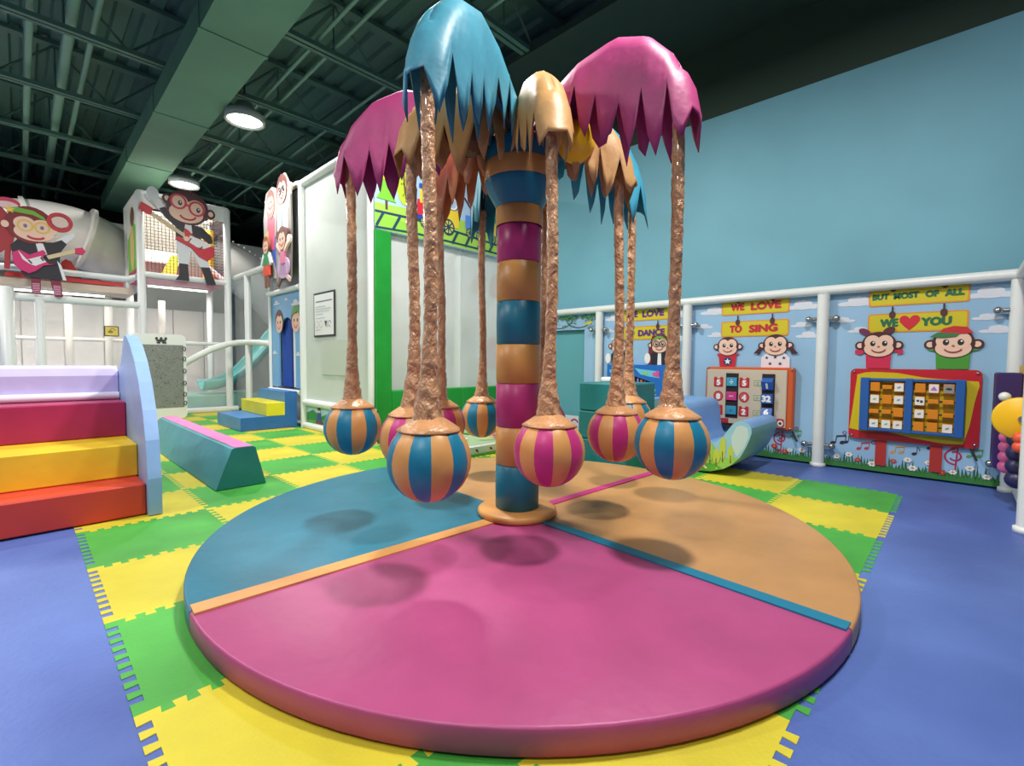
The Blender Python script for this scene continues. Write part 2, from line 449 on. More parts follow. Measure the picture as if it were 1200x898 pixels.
for (p, k) in (([(0.2, 2.672), (0.206, 2.68), (0.206, 2.82), (0.2, 2.83)], 'N'), ([(0.2, 2.832), (0.24, 2.9), (0.29, 2.99), (0.305, 3.03), (0.303, 3.045)], 'T'), ([(0.303, 3.047), (0.309, 3.06), (0.305, 3.19), (0.3, 3.2)], 'N'), ([(0.3, 3.202), (0.3, 3.34), (0.29, 3.37), (0.27, 3.37)], 'T')):
    MB().lathe(p, BM[k], cc, 40).build('pole_band', palm)
MB().lathe([(0.0, 3.33), (0.28, 3.33), (0.28, 3.31), (0.0, 3.31)], m_dark, cc, 32).build('top_plate', palm)

ZL = [(0.2, 3.46), (0.4, 3.66), (0.7, 3.80), (1.0, 3.84), (1.25, 3.74), (1.42, 3.56), (1.56, 3.3)]
ZS = [(0.1, 3.5), (0.3, 3.64), (0.5, 3.67), (0.7, 3.60), (0.85, 3.48), (0.96, 3.33), (1.1, 3.1)]
# balls: measured hanging points (x, y, z centre), colour, long arm?, description
BALLS = [
    (1.67, 2.27, .91, 'T', True, (66, 146, 170), 'nearest teal and tan striped ball, hanging under the tall blue frond'),
    (2.53, 2.05, .88, 'P', False, (196, 148, 92), 'magenta and tan striped ball hanging right in front of the pole'),
    (3.07, 1.41, .95, 'T', True, (168, 56, 114), 'rightmost teal and tan striped ball, under the big magenta frond at right'),
    (3.58, 2.15, .88, 'P', False, (198, 150, 96), 'magenta and tan striped ball hanging just left of the rightmost teal one'),
    (4.45, 2.53, .90, 'T', True, (70, 165, 195), 'striped ball mostly hidden behind the two right hand balls'),
    (3.79, 4.11, .84, 'T', True, (52, 140, 168), 'small looking teal striped ball far behind, touching the left side of the pole in view'),
    (2.05, 3.93, .90, 'T', True, (168, 56, 114), 'leftmost teal and tan striped ball, in front of the white net wall'),
    (2.05, 2.99, .91, 'P', False, (196, 146, 88), 'magenta striped ball half hidden behind the nearest teal ball, on its left'),
    (2.91, 3.77, .86, 'P', False, (214, 140, 90), 'magenta striped ball half hidden behind the nearest teal ball, on its right'),
    (3.86, 3.22, .86, 'P', False, (214, 158, 92), 'magenta striped ball hanging behind the pole'),
]
def film_mat():
    mt = bpy.data.materials.new('crinkled_brown_film'); mt.use_nodes = True; nt = mt.node_tree; b = nt.nodes['Principled BSDF']
    tc = nt.nodes.new('ShaderNodeTexCoord'); vo = nt.nodes.new('ShaderNodeTexNoise'); vo.inputs['Scale'].default_value = 26; vo.inputs['Detail'].default_value = 4; vo.inputs['Distortion'].default_value = 0.25
    mp = nt.nodes.new('ShaderNodeMapping'); mp.inputs['Scale'].default_value = (1, 1, 0.7); mp.inputs['Rotation'].default_value = (0.5, 0.2, 0)
    nt.links.new(tc.outputs['Object'], mp.inputs['Vector']); nt.links.new(mp.outputs[0], vo.inputs['Vector'])
    cr = nt.nodes.new('ShaderNodeValToRGB'); e = cr.color_ramp.elements
    e[0].position = 0.3; e[0].color = (lin(184), lin(126), lin(84), 1); e[1].position = 0.7; e[1].color = (lin(214), lin(164), lin(122), 1)
    nt.links.new(vo.outputs['Fac'], cr.inputs['Fac']); nt.links.new(cr.outputs['Color'], b.inputs['Base Color'])
    b.inputs['Roughness'].default_value = 0.3; b.inputs['Coat Weight'].default_value = 0.9; b.inputs['Coat Roughness'].default_value = 0.12
    bp = nt.nodes.new('ShaderNodeBump'); bp.inputs['Strength'].default_value = 1.0; bp.inputs['Distance'].default_value = 0.04
    nt.links.new(vo.outputs['Fac'], bp.inputs['Height']); nt.links.new(bp.outputs['Normal'], b.inputs['Normal'])
    return mt
m_film = film_mat()
m_cap = M((205, 148, 100), 0.35, 0.5, 26.0, 0.08, 12.0)
m_arm = M((52, 50, 52), 0.5)

def frond(ang, R, long, rgb, seed):
    rnd = random.Random(seed)
    d = Vector((math.cos(ang), math.sin(ang), 0)); n = Vector((-d.y, d.x, 0))
    k = R/(1.47 if long else 0.94)
    Z = [(a*k, b) for a, b in (ZL if long else ZS)]
    W = 0.135 if long else 0.125
    s0 = 0.26 if long else 0.2
    straight = R-s0
    Lp = 2*straight+PI*W
    nt_side = 6 if long else 4
    # columns: arclength u, flag (0 notch, 1 tip)
    def path(u):
        if u < straight: return s0+u, W, s0+u
        if u > straight+PI*W: return s0+Lp-u, -W, s0+Lp-u
        a = (u-straight)/W; return R+W*math.sin(a), W*math.cos(a), R
    cols = []
    us = []
    for side in (0, 1):
        for i in range(nt_side):
            us.append(((i+0.5)/nt_side + rnd.uniform(-.25, .25)/nt_side)*straight*0.97)
    tips = sorted(us[:nt_side]) + [straight+PI*W*0.2, straight+PI*W*0.82] + sorted(Lp-u for u in us[nt_side:])
    pts = [(0.0, 1)]
    for a, b in zip(tips, tips[1:]):
        pts.append((a, 1)); pts.append(((a+b)/2 + rnd.uniform(-.12, .12)*(b-a), 0))
    pts.append((tips[-1], 1)); pts.append((Lp, 1))
    # insert helper columns between
    ext = []
    for (a, fa), (b, fb) in zip(pts, pts[1:]):
        ext.append((a, fa))
        ext.append(((a+b)/2, 0.62 if fa != fb else 1))
    ext.append(pts[-1])
    V = []; Fc = []; NR = 7
    for (u, fl) in ext:
        s, t, sr = path(u)
        zr = interp(Z, sr); zs = interp(Z, min(s, R+W*0.6))
        zz = zr if s <= R else zr-0.02
        drop = (0.72 if long else 0.62)
        tip = interp([(0.2, 3.36), (0.7, 3.16), (1.05, 3.0), (1.35, 2.9), (1.6, 2.88)], s/k) if long else interp([(0.15, 3.22), (0.5, 3.06), (0.8, 2.92), (1.1, 2.86)], s/k)
        tip += rnd.uniform(-.05, .05)
        nose = abs(u-Lp/2) < PI*W*0.3
        notch = tip+(0.37 if long else 0.30)+(0.16 if nose else 0)
        zb = notch+(tip-notch)*fl if 0 < u < Lp else interp(Z, s)-0.2
        c0 = C0+d*min(s, R)
        out = Vector((0, 0, 0))+d*(s-min(s, R))+n*t
        ex = max(0.0, s-R); sl = 1.3*ex
        zsh = zz-0.13-sl; zb = min(zb, zsh-0.05)
        ring = [(0.0, zz), (0.38, zz-0.015-sl*.2), (0.75, zz-0.055-sl*.6), (0.96, zsh), (1.03, zsh+(zb-zsh)*0.35), (1.05+0.06*math.sin(u*9), zsh+(zb-zsh)*0.7), (1.06+rnd.uniform(-.16, .16)*fl, zb)]
        for f, z in ring: p = c0+out*f; V.append((p.x, p.y, z))
    for i in range(len(ext)-1):
        for j in range(NR-1): Fc.append((i*NR+j, i*NR+j+1, (i+1)*NR+j+1, (i+1)*NR+j))
    mt = M(rgb, 0.5, 0.4, 7.0, 0.05, 5.0)
    mb = MB(); mb.add(V, Fc, mt, True)
    o = mb.build('frond', palm)
    md = o.modifiers.new('thickness', 'SOLIDIFY'); md.thickness = 0.006*S; md.offset = 0
    # supporting arm
    P = [C0+d*0.18+Vector((0, 0, 3.33))]
    for q in range(1, 9):
        s = 0.18+(R-0.18)*q/8; P.append(C0+d*s+Vector((0, 0, interp(Z, s)-0.07)))
    P.append(C0+d*R+Vector((0, 0, interp(Z, R)-0.2)))
    MB().tube(P, 0.025, m_arm, 8).build('arm', palm)
    return interp(Z, R)-0.2

RB = 0.25
for bi, (bx, by, bz, kind, long, frgb, lab) in enumerate(BALLS):
    dv = Vector((bx-C0.x, by-C0.y)); R = dv.length; ang = math.atan2(dv.y, dv.x)
    ztop = frond(ang, R, long, frgb, 30+bi)
    t = thing('striped_swing_ball', (bx, by, bz-RB), lab, 'ball', 'striped balls hanging from the palm carousel')
    ng = 12; a_off = ang+random.uniform(0, 0.5)
    A, Bm = (vinyl((20, 124, 158)) if kind == 'T' else vinyl((196, 48, 124))), vinyl((216, 154, 88))
    for g in range(ng):
        mb = MB(); V = []; NL, NC = 13, 5
        for j in range(NL):
            th = -PI/2+0.02+(PI*0.86)*j/(NL-1)
            for c in range(NC):
                f = c/(NC-1); a = a_off+2*PI*(g+f)/ng; r = RB*(1-0.012*(2*f-1)**4)
                V.append((bx+r*math.cos(th)*math.cos(a), by+r*math.cos(th)*math.sin(a), bz+r*math.sin(th)))
        Fc = [(j*NC+c, j*NC+c+1, (j+1)*NC+c+1, (j+1)*NC+c) for j in range(NL-1) for c in range(NC-1)]
        mb.add(V, Fc, A if g % 2 == 0 else Bm, True)
        mb.build('ball_gore', t)
    ph = random.uniform(0, 6)
    wob = lambda a, z: 0.018*math.sin(5*a+ph)+0.012*math.sin(9*a+2*ph)
    MB().lathe([(0.165, bz+0.185), (0.186, bz+0.176), (0.188, bz+0.184), (0.15, bz+0.210), (0.105, bz+0.240), (0.075, bz+0.256), (0.04, bz+0.262)], m_cap, (bx, by, 0), 36, wob=wob).build('ball_cap', t)
    # wrapped rope: sleeve flare at the foot, then a crinkled tube up to the arm
    P = []; rad = []; z = bz+0.245; lean = random.uniform(0, 6.28)
    while z < ztop:
        u = (z-bz-0.245)
        off = 0.012*math.sin(u*3.1+lean)
        P.append((bx+off*math.cos(lean), by+off*math.sin(lean), z))
        r0 = 0.041 if u > 0.5 else interp([(0, 0.092), (0.04, 0.082), (0.12, 0.07), (0.25, 0.054), (0.5, 0.042)], u)
        rad.append(r0*random.uniform(0.94, 1.06)); z += 0.03
    P.append((bx, by, ztop)); rad.append(0.035)
    MB().tube(P, rad, m_film, 12, jit=0.07).build('wrapped_rope', t)
# coconut and lemon hanging at the pole head
a = math.atan2(-2.835, -3.05)
def polar(r, az, z): return (C0.x+r*math.cos(az), C0.y+r*math.sin(az), z)
MB().sphere(polar(0.5, math.radians(160), 3.37), 0.19, M((92, 58, 42), 0.5, 0.6, 14), 24, 14, (1, 1, 0.95)).build('coconut', palm)
MB().sphere(polar(0.5, math.radians(-68), 3.33), 0.16, M((240, 190, 30), 0.4, 0.2, 30), 24, 14, (1, 1, 1.08)).build('yellow_fruit', palm)

# ------------------------------------------------------------------ right wall: white frame, printed panels
XP = 8.105
fr = thing('white_panel_frame', (8.06, 2.5, 0), 'white tubular frame of posts and long top rail along the blue wall', 'frame')
POSTS = (-2.41, -0.48, 1.45, 3.45, 5.25, 7.15)
for y in POSTS:
    MB().tube([(8.03, y, 0.0), (8.03, y, 2.5)], 0.078, m_white, 16).lathe([(0.078, 0.0), (0.1, 0.0), (0.1, 0.05), (0.078, 0.06)], m_white, (8.03, y, 0), 18).build('post', fr)
MB().tube([(8.03, -2.6, 2.56), (8.03, 7.4, 2.56)], 0.066, m_white, 14).build('top_rail', fr)
for y in POSTS[1:5]:
    for z in (2.15, 0.32):
        for sgn in (-1, 1):
            yy = y+sgn*0.15
            MB().tube([(8.02, y+sgn*0.075, z), (8.02, yy, z)], 0.028, m_steel, 10).sphere((7.99, yy+sgn*0.02, z), 0.045, m_steel, 12, 8).tube([(7.99, yy+sgn*0.02, z), (XP, yy+sgn*0.02, z)], 0.02, m_steel, 8).build('clamp', fr)
SKY = M((150, 190, 222), 0.45, 0, 1, 0.05, 0.9)
SKIN = (238, 198, 176); BROWN = (72, 34, 38); WHT = (238, 238, 236)
def wall_draw(): return Draw((XP, 0, 0), (0, -1, 0), (0, 0, 1), (-1, 0, 0), lay0=.003, step=.0012)
def cloud(d, x, y, w):
    c = (212, 216, 226)
    l0 = d.l
    for dx, dy, rx, ry in ((-.55, .08, .45, .13), (.55, .08, .45, .14), (0, .1, .6, .18), (-.22, .28, .28, .2), (.2, .25, .3, .2), (.0, .36, .2, .14)):
        d.poly([(x+w*dx+w*rx*math.cos(k*PI/9), y+w*dy+w*ry*math.sin(k*PI/9)) for k in range(18)], c, keep=True); d.l += .0009
    d.l = l0
def monkey_head(d, x, y, s, hair=BROWN, glasses=None, tails=False, cap=False, band=False, bow=False):
    d.at(x, y, s)
    d.ell(-1.08, -.05, .3, .3, hair); d.ell(1.08, -.05, .3, .3, hair); d.ell(-1.08, -.05, .18, .18, SKIN); d.ell(1.08, -.05, .18, .18, SKIN)
    if tails: d.poly([(-1.2, -.1), (-1.75, -.75), (-1.45, -.72), (-1.3, -.85), (-1.0, -.3)], hair); d.poly([(1.2, -.1), (1.75, -.75), (1.45, -.72), (1.3, -.85), (1.0, -.3)], hair)
    if bow: d.ell(-.85, .95, .36, .22, (110, 40, 80), -.5); d.ell(.55, 1.0, .36, .22, (90, 40, 50), .5)
    d.ell(0, 0, 1.0, .92, hair); d.ell(0, -.3, .84, .56, SKIN); d.ell(-.36, .18, .46, .5, SKIN); d.ell(.36, .18, .46, .5, SKIN)
    for sx in (-.34, .34):
        d.ell(sx, .08, .15, .19, (40, 34, 40)); d.ell(sx+.04, .15, .05, .06, WHT)
    d.ell(0, -.14, .07, .05, (150, 80, 80)); d.arc(0, -.25, .42, PI+.35, 2*PI-.35, .07, (150, 40, 60), ry=.3)
    if glasses:
        for sx in (-.36, .36): d.arc(sx, .1, .32, 0, 2*PI, .09, glasses, 16)
        d.line([(-.06, .1), (.06, .1)], .09, glasses)
    if cap:
        d.poly([(-.8, .5), (-.5, .95), (0, 1.1), (.6, 1.02), (.9, .62), (.3, .6)], (196, 40, 44)); d.poly([(-1.15, .42), (-.75, .72), (.3, .62), (.1, .42), (-.5, .36)], (60, 120, 70))
    if band: d.poly([(-.75, .6), (-.3, .9), (.3, .9), (.75, .6), (.8, .42), (.3, .66), (-.3, .66), (-.8, .42)], (110, 170, 60))
    d.at(0, 0, 1)
def sign(d, cx, cz, w, h, words, col, heart=False):
    d.rect(cx-w/2, cz-h/2, cx+w/2, cz+h/2, (222, 142, 48), .03); d.rect(cx-w/2+.018, cz-h/2+.018, cx+w/2-.018, cz+h/2-.018, (206, 190, 28), .025)
    for t, x, tw, hh in words: d.text(t, cx+x, cz, hh, col, tw, 0.045, 0.02)
    if heart:
        d.poly([(cx+p[0]*.105+heart[0], cz+p[1]*.105) for p in ((0, -1), (.55, -.45), (.95, .1), (.98, .5), (.75, .82), (.4, .85), (.12, .65), (0, .4), (-.12, .65), (-.4, .85), (-.75, .82), (-.98, .5), (-.95, .1), (-.55, -.45))], (206, 34, 52))
    for sx in (-.24, .27):
        d.ell(cx+sx, cz+h/2-.02, .035, .05, (82, 44, 40)); d.line([(cx+sx, cz+h/2), (cx+sx, cz+h/2+.09)], .02, (60, 40, 44))
def note(d, x, y, s, c, kind=0):
    d.at(x, y, s); l0 = d.l
    if kind == 0:
        d.ell(0, 0, .5, .36, c, .4); d.line([(.45, .1), (.55, 1.7)], .14, c); d.line([(.55, 1.65), (1.0, 1.2), (.95, .8)], .16, c)
    elif kind == 1:
        d.ell(-.7, 0, .5, .36, c, .4); d.ell(.9, .25, .5, .36, c, .4); d.line([(-.25, .1), (-.1, 1.5)], .14, c); d.line([(1.35, .35), (1.5, 1.75)], .14, c); d.line([(-.15, 1.45), (1.55, 1.75)], .3, c)
    else:
        d.arc(0, .2, .55, -2.6, 2.2, .2, c); d.arc(0, .1, .95, 1.7, 4.9, .2, c); d.line([(.05, -1.7), (.25, 2.3)], .16, c); d.arc(.2, 2.0, .35, -1.2, 2.6, .16, c, 8); d.ell(-.25, -1.75, .28, .24, c)
    d.at(0, 0, 1); d.l = l0
def grass(d, x0, x1, seed):
    r = random.Random(seed); G = [(38, 96, 46), (58, 126, 58)]
    for lay in range(2):
        pts = [(x0, .03)]; x = x0
        while x < x1-.03:
            hgt = r.uniform(.13, .27-.06*lay); pts += [(x, r.uniform(.09, .13)-.03*lay), (x+.012+r.uniform(-.01, .012), hgt), (x+.03, r.uniform(.09, .13)-.03*lay)]; x += .034
        pts += [(x1, .1), (x1, .03)]
        d.poly(pts, G[lay])
def daisy(d, x, y, s, c=WHT, cc_=(200, 170, 60)):
    l0 = d.l
    for k in range(6): d.poly([(x+s*.55*math.cos(k*PI/3)+s*.3*math.cos(q*PI/4), y+s*.42*math.sin(k*PI/3)+s*.26*math.sin(q*PI/4)) for q in range(8)], c, keep=True); d.l += .0004
    d.l += .001; d.ell(x, y, s*.25, s*.22, cc_, 0, 8); d.l = l0
def wall_panel(ya, yb, label, signs, col, extra):
    """printed panel between y=ya (left) and y=yb (right); drawing coordinates are u=-y, v=z"""
    t = thing('printed_wall_panel', (XP, (ya+yb)/2, 0.03), label, 'panel', 'printed sky panels along the right wall')
    MB().box(XP, XP+0.04, ya-.05, yb+.05, 0.03, 2.5, SKY).build('panel_board', t)
    uc = -(ya+yb)/2; u0, u1 = -ya+.05, -yb-.05
    d = wall_draw()
    for dx, z, w_ in ((-.62, 2.33, .24), (.68, 2.33, .24), (-.78, 2.1, .14), (.66, 2.06, .14), (-.58, 1.95, .15), (.76, 1.9, .17)): cloud(d, uc+dx+.05, z, w_)
    d.build('cloud_print', t)
    for zc, words in zip((2.415, 2.06), signs):
        d = wall_draw(); d.l = .007; sign(d, uc+.05, zc, 1.0, .255, words, col, heart=(-.06,) if (zc < 2.2 and col[1] > 90) else False); d.build('sign_print', t)
    d = wall_draw(); grass(d, u0, u1, int(ya*10)); d.build('grass_print', t)
    d = wall_draw(); d.l = .012; r = random.Random(int(ya*7))
    for k in range(13):
        x = u0+.1+(u1-u0-.2)*(k+r.uniform(.2, .8))/13
        daisy(d, x, r.uniform(.12, .24), r.uniform(.04, .06), WHT if r.random() < .75 else (196, 60, 60))
    d.build('flower_print', t)
    d = wall_draw(); pal = [(40, 40, 80), (190, 60, 70), (90, 160, 80), (210, 150, 70), (60, 40, 60)]
    for k in range(8):
        x = u0+.18+(u1-u0-.35)*(k+.5)/8; note(d, x, r.uniform(.3, .45), .055, pal[k % 5], k % 2)
    note(d, uc+.49, .33, .1, (176, 44, 80), 2); note(d, uc-.75, .36, .07, (50, 40, 60), 1)
    for k in range(5):
        x = u0+.25+(u1-u0-.5)*k/4; d.arc(x, .52-.1*(k % 2), .022, 0, 2*PI, .012, (120, 70, 130), 8)
    d.build('note_print', t)
    extra(t, uc)
    return t
def art_draw():
    d = wall_draw(); d.l = .02; return d
def ex_love(t, uc):
    d = art_draw()
    d.at(uc-.32, 1.55, 1).poly([(-.13, -.1), (.13, -.1), (.14, .12), (.2, .12), (.2, .08), (.26, .1), (.26, .15), (-.26, .15), (-.26, .1), (-.2, .08), (-.14, .12)], (206, 40, 80)); monkey_head(d, uc-.32, 1.77, .19, bow=True); d.build('monkey_print', t)
    d = art_draw(); d.at(uc+.42, 1.55, 1).poly([(-.15, -.1), (.15, -.1), (.16, .12), (.24, .14), (.24, .17), (-.24, .17), (-.24, .14), (-.16, .12)], (70, 150, 50)); monkey_head(d, uc+.42, 1.77, .2, cap=True); d.build('monkey_print', t)
    d = art_draw()
    for x in (-.25, .31): d.rect(uc+x-.06, .12, uc+x+.06, .5, (178, 50, 44))
    d.build('stand_print', t)
def ex_sing(t, uc):
    d = art_draw(); d.at(uc-.33, 1.53, 1).poly([(-.12, -.1), (.12, -.1), (.14, .1), (.2, .13), (-.18, .13), (-.14, .06)], (196, 36, 56)); d.ell(0, .0, .07, .07, (50, 60, 110)); d.star(0, .0, .055, WHT); monkey_head(d, uc-.33, 1.78, .17); d.build('monkey_print', t)
    d = art_draw(); d.at(uc+.38, 1.53, 1).poly([(-.2, -.1), (.2, -.1), (.2, .06), (.12, .14), (-.12, .14), (-.2, .06)], (232, 222, 228))
    for a_, b_ in ((-.12, .06), (0, .07), (.12, .06), (-.07, -.03), (.07, -.03)): d.star(a_, b_, .03, (60, 40, 50))
    monkey_head(d, uc+.38, 1.79, .18, tails=True); d.build('monkey_print', t)
def ex_dance(t, uc):
    for x, kw in ((-.48, dict(glasses=(196, 60, 80))), (.37, dict(glasses=(90, 70, 60), band=True))):
        d = art_draw(); d.at(uc+x, 1.58, 1)
        if x > 0: d.poly([(-.22, -.12), (.24, -.12), (.26, .3), (.1, .42), (-.15, .42), (-.22, .2)], (120, 34, 40))
        d.poly([(-.16, -.12), (.16, -.12), (.17, .08), (.1, .14), (-.1, .14), (-.17, .08)], (34, 32, 44)); d.poly([(-.04, -.12), (.04, -.12), (.03, .12), (-.03, .12)], WHT)
        d.ell(-.24, 0, .06, .1, WHT); d.ell(.24, 0, .06, .1, WHT)
        monkey_head(d, uc+x, 1.83, .17, **kw); d.build('monkey_print', t)
wall_panel(1.45, -.48, 'sky panel with BUT MOST OF ALL WE love YOU signs behind the red flip board', ([('BUT', -.37, .17, .075), ('MOST', -.105, .25, .075), ('OF', .15, .12, .075), ('ALL', .36, .17, .075)], [('WE', -.27, .18, .1), ('YOU', .2, .28, .1)]), (20, 106, 70), ex_love)
wall_panel(3.45, 1.45, 'sky panel with WE LOVE TO SING signs behind the beige math board', ([('WE', -.25, .2, .11), ('LOVE', .17, .42, .11)], [('TO', -.27, .18, .11), ('SING', .14, .4, .11)]), (190, 30, 48), ex_sing)
wall_panel(5.25, 3.45, 'sky panel with WE LOVE TO DANCE signs behind the blue chime board', ([('WE', -.25, .2, .11), ('LOVE', .17, .42, .11)], [('TO', -.3, .18, .11), ('DANCE', .14, .52, .11)]), (96, 44, 120), ex_dance)
# doorway panel with vines
t = thing('doorway_wall_panel', (XP, 6.2, 0.03), 'pale blue panel with vine print and tall doorway opening at the wall end', 'panel')
MB().box(XP, XP+.04, 5.28, 5.66, .03, 2.5, SKY).box(XP, XP+.04, 5.66, 7.15, 2.18, 2.5, SKY).build('panel_board', t)
d = wall_draw()
gv = (58, 120, 60); random.seed(3)
for x0 in (-7.1, -6.6, -6.1): d.arc(x0+.3, 2.44, .34, PI, 2*PI, .02, (70, 70, 70), 10, ry=.22)
for k in range(60):
    x = random.uniform(-7.15, -5.35); d.ell(x, 2.44+random.uniform(-.03, .03), .04, .018, gv, random.uniform(-1, 1), 8)
for k in range(14): d.ell(random.uniform(-6.3, -5.4), random.uniform(2.25, 2.42), .035, .016, gv, random.uniform(-1, 1), 8)
d.ell(-5.5, 2.3, .1, .03, (190, 180, 60), .2, 10)
d.build('vine_print', t)
MB().box(8.2, 8.34, 5.5, 7.3, 0.0, 2.5, M((96, 166, 178), 0.55, 0, 1, .05, 1)).build('recess_back', t)
t2 = thing('printed_threshold_board', (8.0, 6.3, 0.02), 'low white board with red swirl print across the foot of the doorway', 'board')
MB().box(8.06, 8.1, 5.75, 7.02, 0.02, .36, M((220, 222, 222), .5)).build('board', t2)
d = Draw((8.06, 0, 0), (0, -1, 0), (0, 0, 1), (-1, 0, 0)); d.arc(-5.85, .2, .09, .3, 5.6, .035, (190, 50, 70)); d.ell(-6.1, .22, .07, .04, (120, 160, 90)); d.ell(-6.35, .2, .08, .05, (90, 130, 180)); d.ell(-6.7, .2, .1, .05, (200, 90, 90)); d.build('board_print', t2)

# ---- math board
t = thing('math_board', (8.0, 2.42, .48), 'beige math board with orange edge and turning number blocks on the sing panel', 'activity board')
om = M((206, 92, 46), .45)
MB().rbox(7.99, XP-.003, 1.78, 3.09, .48, 1.44, om, .02).build('orange_case', t)
MB().rbox(7.965, 7.99, 1.87, 3.06, .52, 1.4, M((204, 190, 168), .5), .008).build('beige_face', t)
for y0, y1 in ((2.56, 2.75), (2.03, 2.21)):
    MB().box(7.955, 7.9652, y0, y1, .62, 1.34, M((36, 22, 26), .6)).build('block_slot', t)
def bd(x=7.965): return Draw((x, 0, 0), (0, -1, 0), (0, 0, 1), (-1, 0, 0), lay0=.003)
for (y, z, s_) in ((2.87, 1.19, '5'), (2.87, .96, '8'), (2.87, .73, '4'), (2.47, 1.19, '5'), (2.47, .96, '4'), (2.47, .73, '2')):
    d = bd()
    if s_ in '84' and z == .96: d.ell(-y, z, .078, .085, (190, 40, 50)); d.ell(-y, z, .06, .066, (206, 92, 92))
    else: d.rect(-y-.075, z-.08, -y+.075, z+.085, (190, 40, 50), .02); d.ell(-y, z-.005, .05, .055, (206, 90, 90)); d.ell(-y, z+.075, .03, .016, (226, 190, 160))
    d.text(s_, -y, z-.005, .085, (248, 246, 244), None, .04); d.build('number_token', t)
for z in (1.19, .96, .72):
    d = bd(); d.rect(-2.33, z-.045, -2.22, z+.045, (120, 160, 90)); d.rect(-2.32, z-.035, -2.23, z+.035, (206, 194, 170)); d.rect(-2.3, z+.008, -2.25, z+.016, (110, 150, 90)); d.rect(-2.3, z-.016, -2.25, z-.008, (110, 150, 90)); d.build('equals_token', t)
for z, c, s_ in ((1.2, (60, 160, 190), '÷'), (.97, (206, 60, 130), '−'), (.74, (60, 150, 186), '·')):
    b = MB().rbox(7.93, 7.954, 2.575, 2.735, z-.07, z+.07, prt(c), .006).build('operator_block', t)
    d = bd(7.93)
    if s_ == '÷': d.rect(-2.685, z-.008, -2.625, z+.008, WHT); d.ell(-2.655, z+.03, .01, .011, WHT); d.ell(-2.655, z-.03, .01, .011, WHT)
    elif s_ == '−': d.rect(-2.69, z-.008, -2.62, z+.008, (240, 190, 210))
    else: d.ell(-2.655, z, .014, .015, (70, 80, 160))
    o = d.build('operator_print', b)
for z, s_, tl in ((1.19, '1', .5), (.96, '32', 0), (.72, '6', -.5)):
    c = prt((44, 96, 180)); cx = 7.94
    mb = MB(); r_ = .1
    pts = [(cx+r_*math.cos(a_+tl), z+r_*math.sin(a_+tl)) for a_ in (PI*.25, PI*.75, PI*1.25, PI*1.75)]
    mb.prism(pts, 'y', 2.045, 2.195, c); b = mb.build('answer_block', t)
    N = Vector((-math.cos(tl), 0, -math.sin(tl))); Vv = Vector((-math.sin(tl), 0, math.cos(tl)))
    d = Draw(Vector((cx, 0, z))+N*(r_*.7071), (0, -1, 0), Vv, N, lay0=.003); d.text(s_, -2.12, 0, .09, WHT, None, .05); d.build('answer_print', b)
    if tl > 0:
        N2 = Vector((-math.sin(tl)*-1, 0, -math.cos(tl))); 
d = bd(); d.rect(-3.0, .53, -2.7, .6, (186, 44, 54)); d.ell(-2.93, .575, .045, .05, (60, 40, 44)); d.ell(-2.93, .575, .025, .028, WHT); d.rect(-1.99, .54, -1.89, .66, (186, 44, 54), .02); d.ell(-1.94, .59, .04, .045, (230, 220, 214)); d.ell(-1.94, .59, .02, .022, (60, 40, 44)); d.build('train_print', t)
mb = MB()
for y, z in ((1.81, 1.41), (1.81, .52), (3.05, 1.425)): mb.sphere((7.985, y, z), .018, m_steel, 10, 6)
mb.build('screws', t)
MB().tube([(8.05, 1.79, .47), (8.02, 1.72, .33)], .016, m_dark, 6).build('hanging_cord', t)

# ---- picture flip board
t = thing('picture_flip_board', (8.0, .445, .47), 'red and yellow flip board with blue frame of orange picture blocks', 'activity board')
d = Draw((8.06, 0, 0), (0, -1, 0), (0, 0, 1), (-1, 0, 0), back=.03); d.rect(-1.1, .47, .21, 1.44, M((196, 30, 44), .4), .06); d.build('red_board', t)
d = Draw((8.052, 0, 0), (0, -1, 0), (0, 0, 1), (-1, 0, 0), back=.004); N_ = 14
top = [(-1.02+1.2*i/N_, interp([(0, 1.36), (.1, 1.4), (.35, 1.39), (.6, 1.33), (.85, 1.31), (1, 1.3)], i/N_)) for i in range(N_+1)]
bot = [(-1.09+1.16*i/N_, interp([(0, .6), (.12, .575), (.35, .6), (.55, .545), (.85, .5), (1, .515)], i/N_)) for i in range(N_+1)]
d.poly(bot+[(.12, .75), (.155, 1.05), (.19, 1.25)]+top[::-1]+[(-1.04, 1.15), (-1.06, .9)], M((214, 190, 30), .4)); d.build('yellow_board', t)
bm_ = M((40, 96, 172), .4)
for a_, b_, c_, e_ in ((-.97, .6, -.87, 1.32), (-.5, .6, -.42, 1.32), (-.02, .6, .07, 1.32), (-.97, .6, .07, .65), (-.97, 1.27, .07, 1.32)):
    hz = e_-b_ < .2
    MB().rbox(7.936 if hz else 7.93, 8.046 if hz else 8.05, -a_-(.012 if hz else 0), -c_+(.012 if hz else 0), b_+(.006 if hz else 0), e_-(.006 if hz else 0), bm_, .008).build('blue_frame_bar', t)
state = ['otw', 'wow', 'tto', 'wgg', 'opd', 'btt', 'wot', 'oow']
om1, om2 = M((226, 138, 30), .4), M((236, 236, 232), .35)
grid = {0: ['otw', 'wow', 'tto', 'www'], 1: ['opd', 'btt', 'wot', 'oow']}
